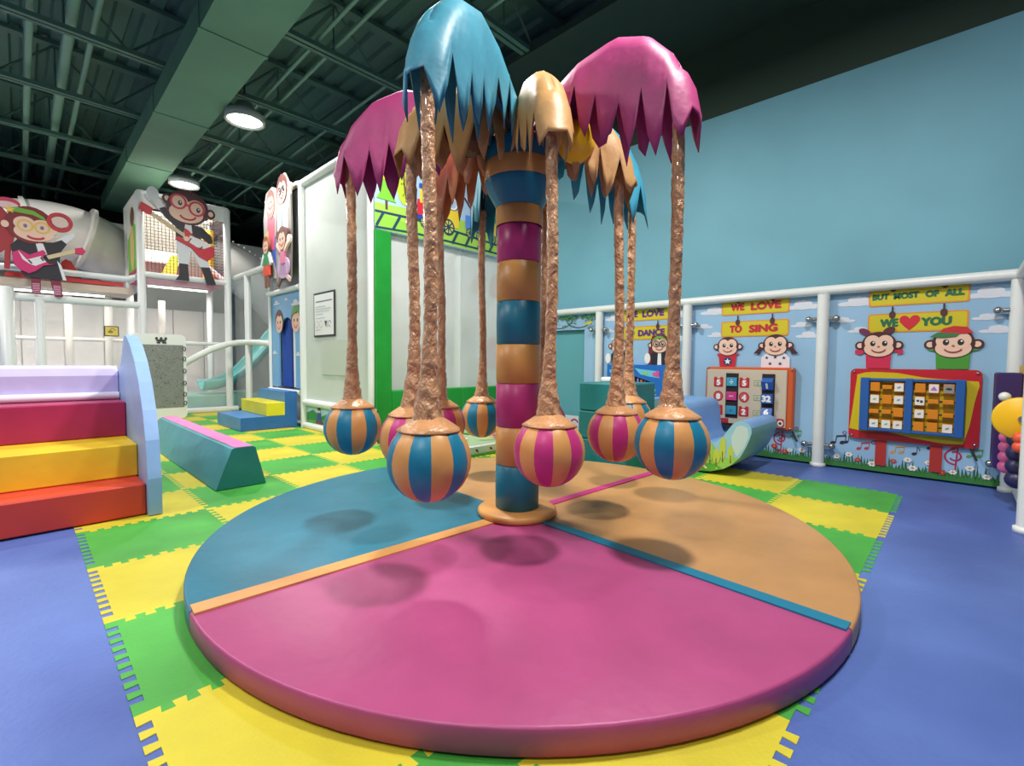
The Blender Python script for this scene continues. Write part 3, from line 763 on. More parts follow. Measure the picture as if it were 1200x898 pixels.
for side, us in ((0, (-.81, -.68, -.56)), (1, (-.35, -.22, -.08))):
    for r_ in range(4):
        z = 1.2-.165*r_
        MB().tube([(7.97, -us[0]+.07, z), (7.97, -us[2]-.07, z)], .012, m_dark, 6).build('axle', t)
        for c_ in range(3):
            k = grid[side][r_][c_]; u = us[c_]
            if k == 't':        # turned edge-on
                o = MB().rbox(7.92, 8.02, -u-.052, -u+.052, z-.028, z+.028, om1, .006).build('picture_block', t)
            else:
                o = MB().rbox(7.945, 7.995, -u-.052, -u+.052, z-.06, z+.06, om1, .006).build('picture_block', t)
                if k != 'o':
                    d = bd(7.945); d.rect(u-.045, z-.052, u+.045, z+.052, (238, 238, 234) if k != 'd' else (150, 150, 146), .006)
                    if k == 'p': d.poly([(u-.03, z-.025), (u+.03, z-.025), (u+.022, z+.0), (u, z+.03), (u-.022, z)], (200, 110, 190))
                    elif k == 'd': d.ell(u, z, .028, .014, (50, 54, 60))
                    elif k == 'b': d.rect(u-.03, z-.01, u-.005, z+.015, (60, 50, 50)); d.rect(u+.005, z-.02, u+.03, z+.01, (60, 50, 50))
                    else: d.ell(u, z, .022, .012, [(120, 170, 180), (150, 190, 150), (170, 150, 120)][(r_+c_) % 3], .5, 10)
                    d.build('picture', o)
mb = MB()
for y, z in ((1.06, 1.4), (-.17, 1.4), (1.06, .51), (-.17, .52)): mb.sphere((8.052, y, z), .018, m_steel, 10, 6)
mb.build('screws', t)
MB().tube([(8.07, -.14, .48), (8.03, -.2, .33)], .014, m_dark, 6).build('hanging_cord', t)

# ---- blue chime board
t = thing('chime_board', (8.0, 4.4, .6), 'blue chime board with row of colored tubes behind the rocker', 'activity board')
bl = M((30, 110, 196), .4)
mb = MB(); oy0, oy1 = 4.1, 4.62
mb.box(7.98, XP-.003, 4.62, 5.02, .6, 1.46, bl).box(7.98, XP-.003, 3.78, 4.1, .6, 1.46, bl).box(7.98, XP-.003, 4.1, 4.62, .6, .74, bl)
mb.prism([(4.1, 1.15), (4.62, 1.3), (4.62, 1.46), (4.1, 1.46)], 'x', 7.98, XP-.003, bl)
mb.build('blue_case', t)
MB().box(8.05, XP-.004, 4.1, 4.62, .74, 1.3, M((24, 26, 50), .6)).build('recess', t)
for k, c in enumerate([(190, 50, 60), (40, 120, 80), (30, 90, 60), (160, 130, 220), (232, 120, 50), (120, 50, 130), (90, 40, 120)]):
    y = 4.58-.072*k; MB().tube([(8.01, y, .76), (8.01, y, interp([(4.1, 1.13), (4.62, 1.27)], y))], .022, M(c, .3), 10).build('chime_tube', t)
for z in (.88, 1.12): MB().tube([(8.0, 4.62, z), (8.0, 4.1, z)], .01, m_steel, 6).build('tube_rail', t)
d = Draw((7.98, 0, 0), (0, -1, 0), (0, 0, 1), (-1, 0, 0), lay0=.003)
d.poly([(-4.42, 1.4), (-4.32, 1.38), (-4.1, 1.36), (-3.94, 1.34), (-3.92, 1.22), (-4.1, 1.24), (-4.3, 1.28)], (110, 200, 226)); d.ell(-4.2, 1.3, .05, .03, (150, 200, 90)); d.ell(-4.0, 1.29, .06, .04, (220, 90, 170)); d.text('2', -3.95, 1.3, .1, (220, 80, 170)); d.build('banner_print', t); d = Draw((7.98, 0, 0), (0, -1, 0), (0, 0, 1), (-1, 0, 0), lay0=.003)
d.arc(-4.03, 1.0, .03, -1.5, 2.6, .018, (150, 200, 90)); d.arc(-4.0, .94, .03, 1.6, 5.7, .018, (150, 200, 90)); d.build('squiggle_print', t); d = Draw((7.98, 0, 0), (0, -1, 0), (0, 0, 1), (-1, 0, 0), lay0=.003)
d.rect(-4.96, 1.3, -4.8, 1.36, (120, 190, 220)); d.line([(-4.97, 1.1), (-4.97, 1.2), (-4.9, 1.1), (-4.9, 1.2)], .015, (190, 220, 240)); d.build('board_print', t)

# ---- play panel at far right, seen edge on
t = thing('gear_play_panel', (7.2, -.48, 0), 'play panel with yellow wheel and colored rollers seen edge on at right edge', 'activity panel')
MB().tube([(6.17, -.5, 0), (6.17, -.5, 2.5)], .078, m_white, 16).lathe([(0.078, 0.0), (0.1, 0.0), (0.1, 0.05), (0.078, 0.06)], m_white, (6.17, -.5, 0), 18).build('post', t)
MB().tube([(6.17, -.5, 2.56), (7.95, -.5, 2.56)], .066, m_white, 14).build('top_rail', t)
MB().box(6.3, 7.9, -.54, -.5, .03, .32, M((206, 214, 206), .5)).build('white_base_board', t)
MB().box(6.3, 7.9, -.53, -.5, .32, 1.5, M((236, 190, 36), .45)).build('yellow_board', t)
MB().rbox(7.3, 7.88, -.5, -.3, .38, 1.42, M((52, 34, 96), .45), .015).build('purple_board', t)
d = Draw((7.3, 0, 0), (0, -1, 0), (0, 0, 1), (-1, 0, 0), lay0=.003)
mb = MB(); mb.lathe([(0.0, -.03), (.2, -.03), (.215, -.015), (.215, .015), (.2, .03), (0, .03)], M((240, 192, 34), .35), (6.86, -.47, .97), 36, axis='x'); mb.build('yellow_wheel', t)
MB().lathe([(0, -.05), (.03, -.05), (.03, .0)], M((160, 120, 30), .4), (6.86, -.47, .97), 12, axis='x').tube([(6.8, -.47, .97), (7.1, -.5, .97)], .03, m_steel, 8).build('wheel_axle', t)
MB().sphere((7.15, -.36, 1.17), .05, m_white, 14, 10).build('white_knob', t)
def gear(x, y, z, c, n, r):
    mb = MB()
    for k in range(n): mb.sphere((x, y, z+(k-(n-1)/2)*r*1.5), r, M(c, .4), 12, 8)
    return mb.build('roller', t)
gear(7.2, -.40, .58, (226, 110, 170), 4, .07); gear(6.9, -.46, .55, (40, 40, 84), 4, .09); gear(6.7, -.46, .75, (230, 90, 60), 2, .06)
MB().tube([(7.1, -.44, .3), (7.1, -.44, 1.0)], .02, M((236, 180, 40), .4), 8).build('roller_rod', t)
t = None
# ------------------------------------------------------------------ soft rocker
rk = thing('crescent_rocker', (7.0, 2.75, 0.012), 'light blue crescent rocker with printed meadow side in front of the math board', 'rocker')
YC = 2.62
prof_a = [(-.74, .66), (-.745, .6), (-.725, .52), (-.68, .4), (-.61, .26), (-.52, .16), (-.41, .085), (-.25, .03), (-.08, .008), (.12, .0), (.34, .02), (.56, .1), (.75, .23), (.88, .42), (.95, .62), (.97, .8)]
prof_b = [(.94, .89), (.86, .94), (.7, .955), (.5, .955), (.3, .95), (.18, .945), (.11, .91), (.07, .83), (.05, .65), (.03, .5), (0, .43), (-.08, .4), (-.2, .4), (-.3, .43), (-.40, .52), (-.47, .63), (-.53, .71), (-.59, .742), (-.66, .735), (-.71, .71)]
prof = [(YC+p, z) for p, z in prof_a+prof_b]; n = len(prof); na = len(prof_a)
m_lb = M((120, 168, 222), .42, .3, 6, .04, 3)
mb = MB(); x0, x1 = 6.38, 7.53
v = [(x0, p[0], p[1]+.014) for p in prof]+[(x1, p[0], p[1]+.014) for p in prof]
mb.add(v, [(i, (i+1) % n, n+(i+1) % n, n+i) for i in range(na-1)], M((104, 168, 150), .42, .3, 6, .25, .9, rgb2=(120, 180, 205)), True)
mb.add(v, [(i, (i+1) % n, n+(i+1) % n, n+i) for i in range(na-1, n)], m_lb, True)
mb.build('blue_cover', rk)
MB().add([(x1, p[0], p[1]+.014) for p in prof], [tuple(range(n))], m_lb).build('far_side', rk)
d = Draw((x0, YC, .014), (0, -1, 0), (0, 0, 1), (-1, 0, 0), lay0=.002, step=.0012)
d.poly([(-p, z) for p, z in prof_a+prof_b], (150, 200, 220))
d.poly([(.7, .66), (.71, .54), (.66, .4), (.58, .28), (.52, .36), (.5, .52), (.56, .66), (.62, .69)], (196, 216, 216))
low = [(-p, z+.004) for p, z in prof_a if z < .3]
d.poly(low+[(-.66, .24), (-.2, .2), (.2, .2), (.42, .24)], (150, 200, 90)); d.poly([(u, z) for u, z in low if z < .12]+[(-.4, .09), (0, .13), (.3, .14)], (90, 168, 60))
rr = random.Random(11)
for u, z, h_, w_ in ((.5, .2, .2, .035), (.4, .2, .3, .04), (.32, .14, .2, .05), (.24, .16, .26, .045), (.14, .14, .22, .045), (.05, .16, .2, .04), (-.1, .14, .24, .05), (-.25, .15, .2, .05), (-.4, .18, .26, .05), (-.55, .25, .22, .05)):
    d.ell(u, z+h_*.55, w_, h_*.5, rr.choice([(124, 176, 60), (160, 200, 80), (100, 150, 60), (190, 204, 80)])); d.rect(u-.006, z-.02, u+.006, z+h_*.4, (110, 90, 50))
for k in range(12): d.ell(rr.uniform(-.1, .35), rr.uniform(.05, .11), .012, .012, rr.choice([(230, 90, 80), (250, 250, 240), (240, 200, 60)]), 0, 6)
d.build('meadow_side', rk)

# ------------------------------------------------------------------ teal blocks
for k, nm in enumerate(('bottom teal foam block of the stack beside the rocker', 'middle teal foam block of the stack beside the rocker', 'top teal foam block of the stack, with white lid on it')):
    MB().rbox(5.53, 6.35, 3.16+.01*k, 3.95-.005*k, .014+.4*k, .412+.4*k, vinyl((22, 118, 122)), .018).build('foam_block', None, label=nm, cat='foam block', group='stacked teal foam blocks')
MB().lathe([(0, 1.2135), (.16, 1.2135), (.165, 1.225), (.165, 1.265), (.15, 1.28), (0, 1.285)], m_white, (6.05, 3.72, 0), 28).build('plastic_disc', None, label='round white plastic disc lying on the top teal block', cat='disc')

# ------------------------------------------------------------------ printed play mat behind the pole
t = thing('printed_play_mat', (5.9, 6.2, .012), 'thick play mat with colorful city print and white sides behind the pole', 'play mat')
MB().rbox(4.75, 7.6, 5.42, 7.0, .012, .17, M((226, 230, 230), .5), .012).build('mat_body', t)
d = Draw((0, 0, .17), (1, 0, 0), (0, 1, 0), (0, 0, 1), lay0=.002, step=.0008)
d.rect(4.82, 5.48, 7.53, 6.94, (170, 196, 150)); random.seed(5)
for k in range(46):
    x, y = random.uniform(4.95, 7.4), random.uniform(5.58, 6.85); c = random.choice([(120, 160, 210), (226, 210, 90), (210, 110, 130), (120, 180, 110), (230, 230, 220), (150, 120, 180), (240, 170, 110)])
    if k % 3: d.ell(x, y, random.uniform(.05, .14), random.uniform(.04, .09), c, random.uniform(0, 3), 12)
    else: d.line([(x, y), (x+random.uniform(-.3, .3), y+random.uniform(-.15, .15))], .05, c)
d.build('mat_print', t)
d = Draw((0, 5.42, 0), (1, 0, 0), (0, 0, 1), (0, -1, 0), lay0=.002)
for x in (4.9, 5.2, 5.36, 5.7, 6.0, 6.5): d.ell(x, .1, .035, .018, (120, 40, 50), .7+x)
d.rect(4.76, .016, 7.59, .05, (90, 180, 70)); d.build('side_print', t)
# ------------------------------------------------------------------ coloured foam stairs at left
st = thing('foam_stairs', (-.6, 6.4, .012), 'red, yellow and magenta foam stairs with light blue curved side at the left edge', 'stairs')
XL = -2.6
def step(z0, z1, y0, y1, rgb, nm='step'): return MB().rbox(XL, .795, y0, y1, z0, z1, vinyl(rgb), .012).build(nm, st)
step(.014, .31, 5.58, 7.9, (204, 62, 50)); step(.312, .64, 6.0, 7.9, (238, 198, 42)); step(.642, 1.02, 6.69, 7.9, (166, 34, 84))
mb = MB(); lav = vinyl((206, 198, 240))
mb.prism([(7.22, 1.08), (7.2, 1.3), (7.24, 1.38), (7.32, 1.41), (7.9, 1.41), (7.9, 1.08)], 'x', XL, .79, lav); mb.build('lavender_bolster', st)
MB().tube([(XL, 7.17, 1.065), (.79, 7.17, 1.065)], .045, M((236, 230, 244), .35), 12).build('white_edge_roll', st)
side = [(5.5, .013), (5.5, .36), (5.57, .72), (5.68, 1.0), (5.86, 1.27), (6.06, 1.47), (6.3, 1.63), (6.5, 1.72), (6.64, 1.76), (6.74, 1.74), (6.84, 1.64), (7.0, 1.46), (7.3, 1.33), (7.8, 1.2), (8.5, .8), (9.3, .25), (9.5, .013)]
MB().prism(side, 'x', .797, .905, vinyl((142, 178, 230))).build('curved_side', st)
MB().prism([(7.92, .013), (7.92, 1.0), (8.5, .62), (9.4, .1), (9.45, .013)], 'x', XL, .795, vinyl((142, 178, 230))).build('slide_wedge', st)

# trapezoid beam
t = thing('balance_beam', (1.75, 8.05, .012), 'teal foam balance beam with trapezoid end and pink top, beside the stairs', 'beam')
MB().prism([(1.48, .013), (2.01, .013), (1.9, .462), (1.87, .474), (1.68, .474), (1.65, .462)], 'y', 6.02, 10.1, vinyl((40, 128, 132)), vinyl((78, 158, 166))).build('beam_body', t)
MB().rbox(1.68, 1.875, 6.03, 10.09, .474, .484, vinyl((222, 122, 186)), .003).build('pink_top', t)

# blue steps with yellow tread
t = thing('blue_steps', (3.7, 11.5, .012), 'small blue foam steps with yellow middle tread in front of the sky doorway', 'steps')
bs = vinyl((44, 104, 176))
MB().prism([(3.09, .013), (4.23, .013), (4.23, .8), (3.97, .8), (3.97, .55), (3.6, .55), (3.6, .285), (3.09, .285)], 'y', 10.66, 12.3, bs, vinyl((70, 132, 200))).build('blue_body', t)
MB().rbox(3.59, 3.97, 10.65, 12.31, .288, .575, vinyl((226, 214, 40)), .01).build('yellow_tread', t)

# ------------------------------------------------------------------ board with squiggles
t = thing('drawing_board', (2.34, 14.05, 0), 'white framed grey scribble board standing behind the blue stair side', 'board')
d = Draw((0, 14.0, 0), (1, 0, 0), (0, 0, 1), (0, -1, 0), back=.12); d.rect(1.78, .02, 2.86, 2.1, M((222, 226, 220), .45), .12); d.build('white_board', t)
def scribble():
    mt = bpy.data.materials.new('grey_scribble'); mt.use_nodes = True; nt = mt.node_tree; b = nt.nodes['Principled BSDF']
    tc = nt.nodes.new('ShaderNodeTexCoord'); n1 = nt.nodes.new('ShaderNodeTexNoise'); n1.inputs['Scale'].default_value = 14; n1.inputs['Detail'].default_value = 4; n1.inputs['Distortion'].default_value = 1.5
    nt.links.new(tc.outputs['Object'], n1.inputs['Vector'])
    cr = nt.nodes.new('ShaderNodeValToRGB'); e = cr.color_ramp.elements
    e[0].position = .40; e[0].color = (lin(128), lin(134), lin(126), 1); e[1].position = .5; e[1].color = (lin(132), lin(138), lin(130), 1)
    for p, v in ((.46, 58), (.44, 128), (.485, 130), (.56, 132), (.575, 66), (.59, 132)):
        el = e.new(p); el.color = (lin(v), lin(v+4), lin(v), 1)
    nt.links.new(n1.outputs['Fac'], cr.inputs['Fac']); nt.links.new(cr.outputs['Color'], b.inputs['Base Color']); b.inputs['Roughness'].default_value = .6
    return mt
d = Draw((0, 13.994, 0), (1, 0, 0), (0, 0, 1), (0, -1, 0)); d.rect(1.86, .3, 2.8, 1.84, scribble()); d.build('scribble_sheet', t)
d = Draw((0, 13.994, 0), (1, 0, 0), (0, 0, 1), (0, -1, 0)); dk = (52, 54, 52)
for u in (2.27, 2.36, 2.45): d.ell(u, 1.99, .03, .035, dk, 0, 10)
d.ell(2.36, 1.94, .1, .03, dk); d.rect(2.27, 1.87, 2.34, 1.91, dk); d.rect(2.38, 1.87, 2.46, 1.91, dk); d.build('top_emblem', t)
mb = MB()
for z in (.4, .62, .9, 1.2, 1.5, 1.75): mb.tube([(2.815+.03*math.cos(a_), 13.96, z+.05*math.sin(a_)) for a_ in [2*PI*i/12 for i in range(13)]], .009, m_dark, 6)
mb.build('cord_loops', t)

# ------------------------------------------------------------------ green framed net room with train print
X1, Y1 = 4.35, 7.5
gr = thing('green_net_room', (6.2, Y1, 0), 'green padded frame room with white net windows and train picture strip', 'play room')
gm = vinyl((30, 146, 50)); wn = net_mat((246, 252, 248), .55)
MB().rbox(X1, 4.69, Y1, Y1+.16, .014, 3.82, gm, .02).build('green_pad', gr)
MB().rbox(4.69, 6.36, Y1, Y1+.16, .014, .95, gm, .02).build('green_pad', gr)
MB().rbox(6.365, 8.08, Y1, Y1+.16, .014, .95, gm, .02).build('green_pad', gr)
MB().box(X1, 8.08, Y1+.01, Y1+.1, 3.82, 5.28, M((172, 206, 232), .45, 0, 1, .03, 1)).build('strip_board', gr)
MB().tube([(6.4, Y1+.2, .0), (6.4, Y1+.2, 5.2)], .085, m_white, 14).build('post', gr)
MB().tube([(4.6, Y1+.22, 3.84), (8.05, Y1+.22, 3.84)], .08, m_white, 12).build('rail', gr)
MB().add([(4.68, Y1+.12, .93), (8.07, Y1+.12, .93), (8.07, Y1+.12, 3.84), (4.68, Y1+.12, 3.84)], [(0, 1, 2, 3)], wn).build('window_net', gr)
MB().tube([(X1, Y1+.05, 5.3), (8.08, Y1+.05, 5.3)], .06, m_white, 12).build('rail', gr)
def tr_draw(lay0=.003): return Draw((0, Y1+.01, 0), (1, 0, 0), (0, 0, 1), (0, -1, 0), lay0=lay0, step=.0015)
d = tr_draw(); lg = (166, 210, 84); d.poly([(X1, 3.83), (8.08, 3.83), (8.08, 4.5), (7.0, 4.42), (6.0, 4.38), (5.2, 4.33), (X1, 4.28)], lg); d.poly([(X1, 3.83), (5.6, 3.83), (5.0, 4.05), (X1, 4.12)], (146, 206, 72)); d.build('meadow_print', gr)
d = tr_draw(.008)
nv = (34, 70, 96)
d.line([(X1, 4.13), (5.2, 4.16), (6.2, 4.13), (7.2, 4.08), (8.06, 4.02)], .04, nv); d.line([(X1, 3.85), (5.2, 3.9), (6.2, 3.9), (8.06, 3.88)], .035, nv)
for x in [4.42+.34*k for k in range(11)]: d.line([(x-.04, 3.88), (x+.1, 4.13)], .05, nv)
d.build('track_print', gr)
d = tr_draw(.008); d.rect(4.56, 4.2, 4.61, 4.45, (90, 70, 60))
for z, w_ in ((4.36, .2), (4.5, .16), (4.64, .11)): d.poly([(4.585-w_, z), (4.585+w_, z), (4.585+w_*.4, z+.2), (4.585, z+.26), (4.585-w_*.4, z+.2)], (122, 200, 60))
d.poly([(4.5, 4.72), (4.67, 4.72), (4.6, 4.95), (4.585, 5.0)], (236, 220, 40)); d.build('tree_print', gr)
for x, s_ in ((4.97, 1), (7.4, .9)):
    d = tr_draw(.008); d.ell(x, 4.74, .18*s_, .38*s_, (188, 214, 60)); d.line([(x+.08, 4.3), (x, 4.6), (x-.03, 4.95)], .035, (110, 70, 50)); 
    for k in range(12): d.ell(x+random.uniform(-.1, .1), 4.74+random.uniform(-.25, .25), .014, .02, (90, 130, 40), 0, 6)
    d.build('tree_print', gr)
def wheel(d, x, z, r):
    d.ell(x, z, r, r, nv); d.ell(x, z, r*.78, r*.78, (200, 200, 90))
    for k in range(4): a_ = k*PI/4; d.line([(x-r*.8*math.cos(a_), z-r*.8*math.sin(a_)), (x+r*.8*math.cos(a_), z+r*.8*math.sin(a_))], r*.16, nv)
    d.ell(x, z, r*.25, r*.25, nv)
d = tr_draw(.01); d.rect(5.24, 4.26, 5.62, 4.56, (206, 44, 62), .03); d.rect(5.3, 4.5, 5.42, 4.78, (240, 206, 60)); d.rect(5.28, 4.76, 5.46, 4.86, (60, 80, 180), .03); d.rect(5.2, 4.18, 5.66, 4.27, (50, 70, 160)); d.rect(5.62, 4.24, 5.84, 4.9, (60, 90, 190)); d.rect(5.66, 4.62, 5.8, 4.82, (220, 232, 240)); wheel(d, 5.4, 4.15, .1); wheel(d, 5.75, 4.18, .14); d.build('engine_print', gr)
d = tr_draw(.01); d.rect(5.9, 4.2, 6.26, 4.55, (240, 206, 60), .03); d.arc(6.1, 4.66, .11, 0, 2*PI, .04, (240, 240, 240)); d.arc(6.1, 4.66, .13, 0, 2*PI, .015, nv); wheel(d, 5.98, 4.18, .16); d.build('wagon_print', gr)
for x, c, sh in ((6.66, (90, 140, 220), (206, 50, 70)), (7.32, (240, 200, 60), (70, 150, 90))):
    d = tr_draw(.01); d.rect(x-.1, 4.5, x+.1, 4.75, sh, .03); d.line([(x-.08, 4.68), (x-.26, 4.86)], .04, (80, 40, 40)); d.ell(x+.02, 4.86, .14, .13, (90, 50, 50)); d.ell(x+.02, 4.84, .12, .11, SKIN); d.ell(x, 5.02, .05, .06, (90, 50, 50)); d.ell(x-.03, 4.86, .014, .02, nv, 0, 8); d.ell(x+.07, 4.86, .014, .02, nv, 0, 8)
    d.arc(x+.02, 4.81, .05, PI+.4, 2*PI-.4, .014, (170, 60, 60), 6); d.rect(x-.24, 4.24, x+.24, 4.52, c, .03); wheel(d, x-.12, 4.17, .1); wheel(d, x+.15, 4.15, .1); d.build('wagon_print', gr)
# interior lining seen through the nets
MB().box(8.0, 8.06, Y1+.3, 12.5, 0, 5.2, M((236, 240, 240), .6)).build('lining_panel', gr)
MB().box(X1+.1, 8.0, 12.45, 12.5, 0, 5.2, M((236, 240, 238), .6)).build('lining_panel', gr)
MB().box(X1+.1, 8.0, Y1+.3, 12.45, 0.002, .02, M((206, 206, 200), .6)).build('lining_floor', gr)
d = Draw((8.0, 0, 0), (0, -1, 0), (0, 0, 1), (-1, 0, 0))
for y, z, r_, c in ((8.2, 3.3, .3, (226, 160, 150)), (8.9, 3.4, .22, (226, 170, 160)), (8.3, 1.7, .4, (222, 170, 176)), (9.4, 2.4, .3, (200, 214, 190)), (8.0, 2.5, .16, (190, 150, 140))): d.ell(-y, z, r_*.8, r_, c)
d.build('balloon_print', gr)
d = Draw((0, 12.45, 0), (1, 0, 0), (0, 0, 1), (0, -1, 0))
for x, z, r_, c in ((6.9, 3.5, .3, (222, 160, 150)), (7.6, 3.4, .3, (226, 166, 150)), (7.4, 1.6, .5, (218, 180, 184)), (6.0, 1.3, .4, (190, 214, 190)), (5.2, 1.5, .3, (210, 206, 180))): d.ell(x, z, r_, r_*1.1, c)
d.build('balloon_print', gr)

# ------------------------------------------------------------------ white net wall (plane x = X1)
nw = thing('white_net_wall', (X1, 9.0, 0), 'tall white net wall in white frame left of the green framed room', 'net wall')
for y in (7.58, 10.46): MB().tube([(X1-.04, y, 0), (X1-.04, y, 5.32)], .075 if y > 8 else .06, m_white, 12).build('post', nw)
for z in (.06, .57, 5.32): MB().tube([(X1-.03, 7.5, z), (X1-.03, 10.5, z)], .075, m_white, 12).build('rail', nw)
MB().add([(X1, 7.52, .57), (X1, 10.5, .57), (X1, 10.5, 5.32), (X1, 7.52, 5.32)], [(0, 1, 2, 3)], net_mat((222, 230, 222), .78)).build('net', nw)
MB().box(X1, X1+.03, 7.6, 10.42, .1, .53, M((70, 160, 90), .5)).build('print_board', nw)
d = Draw((X1, 0, 0), (0, -1, 0), (0, 0, 1), (-1, 0, 0)); d.rect(-10.4, .3, -7.62, .52, (170, 206, 222))
d.poly([(-10.4, .12), (-7.62, .12), (-7.62, .34), (-8.2, .46), (-8.8, .34), (-9.2, .44), (-9.7, .3), (-10.1, .42), (-10.4, .34)], (60, 146, 70)); d.poly([(-10.4, .11), (-7.62, .11), (-7.62, .2), (-9, .26), (-10.4, .18)], (96, 176, 80)); d.rect(-9.95, .14, -9.6, .2, (150, 60, 60)); d.poly([(-9.92, .2), (-9.66, .2), (-9.7, .38), (-9.86, .38)], (60, 90, 160)); d.ell(-9.78, .43, .07, .055, (222, 190, 170)); d.ell(-9.78, .46, .075, .035, (70, 50, 50)); d.ell(-8.9, .2, .25, .06, (240, 220, 120)); d.build('park_print', nw)
# notice on the net
t = thing('notice_sheet', (X1-.02, 9.48, 1.98), 'black edged white notice sheet tied to the white net wall', 'notice')
d = Draw((X1-.02, 0, 0), (0, -1, 0), (0, 0, 1), (-1, 0, 0), back=.012); d.rect(-9.96, 1.98, -9.0, 2.9, (40, 42, 42)); d.build('black_edge', t)
d = Draw((X1-.02, 0, 0), (0, -1, 0), (0, 0, 1), (-1, 0, 0), lay0=.008); d.rect(-9.92, 2.02, -9.04, 2.86, (226, 230, 228)); gl = (120, 124, 124)
d.rect(-9.85, 2.7, -9.1, 2.725, gl)
for z, a_, b_ in ((2.6, -9.85, -9.4), (2.55, -9.85, -9.15), (2.5, -9.85, -9.2), (2.44, -9.85, -9.5), (2.36, -9.85, -9.4), (2.12, -9.85, -9.6)): d.rect(a_, z, b_, z+.012, (165, 168, 168))
for u in (-9.78, -9.58): d.arc(u, 2.24, .07, 0, 2*PI, .01, (170, 140, 140), 10)
d.poly([(-9.42, 2.3), (-9.3, 2.3), (-9.36, 2.18)], (60, 62, 64)); d.arc(-9.18, 2.24, .06, 0, 5, .015, (110, 110, 120), 8); d.build('sheet_print', t)
MB().box(X1-.02, X1-.005, 8.3, 9.6, 1.2, 1.9, M((190, 198, 186), .5)).build('net_patch', nw)

# ------------------------------------------------------------------ doorway facade with family cutouts
fc = thing('sky_doorway_facade', (X1, 11.5, 0), 'sky blue arched doorway board with curtains above the blue steps', 'doorway')
for y in (10.58, 12.46): MB().tube([(X1-.03, y, 0), (X1-.03, y, 5.4)], .04, m_white, 12).build('post', fc)
for z in (.76, 3.12, 5.36): MB().tube([(X1-.05, 10.6, z), (X1-.05, 12.5, z)], .06, m_white, 12).build('rail', fc)
arch = [(10.98+1.0*0, .85)]+[(11.5-.5*math.cos(a_), 1.95+.55*math.sin(a_)) for a_ in [PI*i/14 for i in range(15)]]+[(12.0, .85)]
MB().prism([(10.7, .85), (11.0, .85)]+[(11.5-.5*math.cos(a_), 1.95+.55*math.sin(a_)) for a_ in [PI*i/14 for i in range(15)]]+[(12.0, .85), (12.42, .85), (12.42, 3.06), (10.7, 3.06)], 'x', X1, X1+.04, M((112, 172, 218), .45, 0, 1, .06, .8)).build('sky_board', fc)
def curtain(y0, y1, rgb, x):
    mb = MB(); n = 14; V = []
    for i in range(n+1):
        y = y0+(y1-y0)*i/n; xx = x+.04*math.sin(i*1.5); V += [(xx, y, .85), (xx+.01*math.sin(i), y, 2.55)]
    mb.add(V, [(2*i, 2*i+2, 2*i+3, 2*i+1) for i in range(n)], M(rgb, .6), True); return mb.build('curtain', fc)
curtain(11.45, 12.05, (36, 78, 170), X1+.1); curtain(10.95, 11.47, (226, 232, 240), X1+.14)
MB().box(X1+.25, X1+.28, 10.7, 12.4, .8, 3.06, M((60, 80, 120), .7)).build('backing', fc)
def fd(back=0., x=X1, lay0=.004): return Draw((x, 0, 0), (0, -1, 0), (0, 0, 1), (-1, 0, 0), back=back, lay0=lay0)
d = fd()
for y, z, w_ in ((12.1, 2.84, .2), (10.95, 2.75, .26), (12.25, 1.65, .16), (10.84, 1.6, .16), (11.5, 2.9, .12)): cloud(d, -y, z, w_)
d.build('cloud_print', fc)
def face(d, u, z, s, hair, style=0, skin=(222, 184, 164)):
    d.at(u, z, s); d.ell(0, .12, 1.0, 1.08, hair)
    if style == 1: d.ell(0, -.3, 1.05, 1.2, hair)
    if style == 2: d.ell(-1.0, .5, .4, .4, hair); d.ell(1.0, .5, .4, .4, hair)
    d.ell(0, -.12, .82, .84, skin); d.poly([(-.8, .25), (-.4, .75), (.1, .5), (.5, .75), (.82, .2), (.7, .8), (0, 1.15), (-.75, .8)], hair)
    for sx in (-.32, .32): d.ell(sx, .02, .1, .14, (50, 40, 44), 0, 10)
    d.arc(0, -.3, .3, PI+.3, 2*PI-.3, .08, (190, 70, 80), 8); d.ell(-.5, -.3, .14, .1, (238, 170, 160), 0, 10); d.ell(.5, -.3, .14, .1, (238, 170, 160), 0, 10)
    d.at(0, 0, 1)
d = fd(); face(d, -11.95, 2.4, .26, (96, 54, 44)); d.build('face_print', fc)
d = fd(); face(d, -10.95, 2.4, .28, (120, 60, 50)); d.at(-10.95, 2.4, .28).poly([(-.9, .4), (-.3, 1.2), (.6, 1.2), (.95, .4), (.4, .7)], (90, 150, 70)); d.build('face_print', fc)
MB().box(X1+.02, X1+.05, 10.7, 12.42, 3.18, 5.3, M((176, 180, 176), .5)).build('upper_board', fc)
def cutout(label): return thing('family_cutout', (X1-.14, 11.5, 3.2), label, 'cutout figure', 'cartoon family cutouts above the doorway')
def cd(): return fd(.03, X1-.14, .003)
SKP = (240, 206, 186)
t = cutout('cartoon mother cutout in pink top, upper left above the doorway'); d = cd(); u = -12.0
d.poly([(u-.42, 3.5), (u+.4, 3.4), (u+.46, 5.45), (u+.1, 5.58), (u-.3, 5.5), (u-.48, 4.9)], (186, 182, 180)); d.poly([(u-.1, 4.3), (u+.36, 3.5), (u+.3, 4.4)], (70, 100, 190)); d.poly([(u-.25, 4.1), (u+.22, 4.1), (u+.26, 4.8), (u+.05, 4.98), (u-.2, 4.9)], (226, 92, 120)); d.poly([(u-.38, 4.2), (u-.15, 4.2), (u-.15, 4.6), (u-.38, 4.55)], (240, 196, 120)); face(d, u, 5.22, .25, (170, 110, 100), 1); d.build('figure', t)
t = cutout('cartoon father cutout in white shirt waving, upper right above the doorway'); d = cd(); d.O.x -= .05; u = -11.15
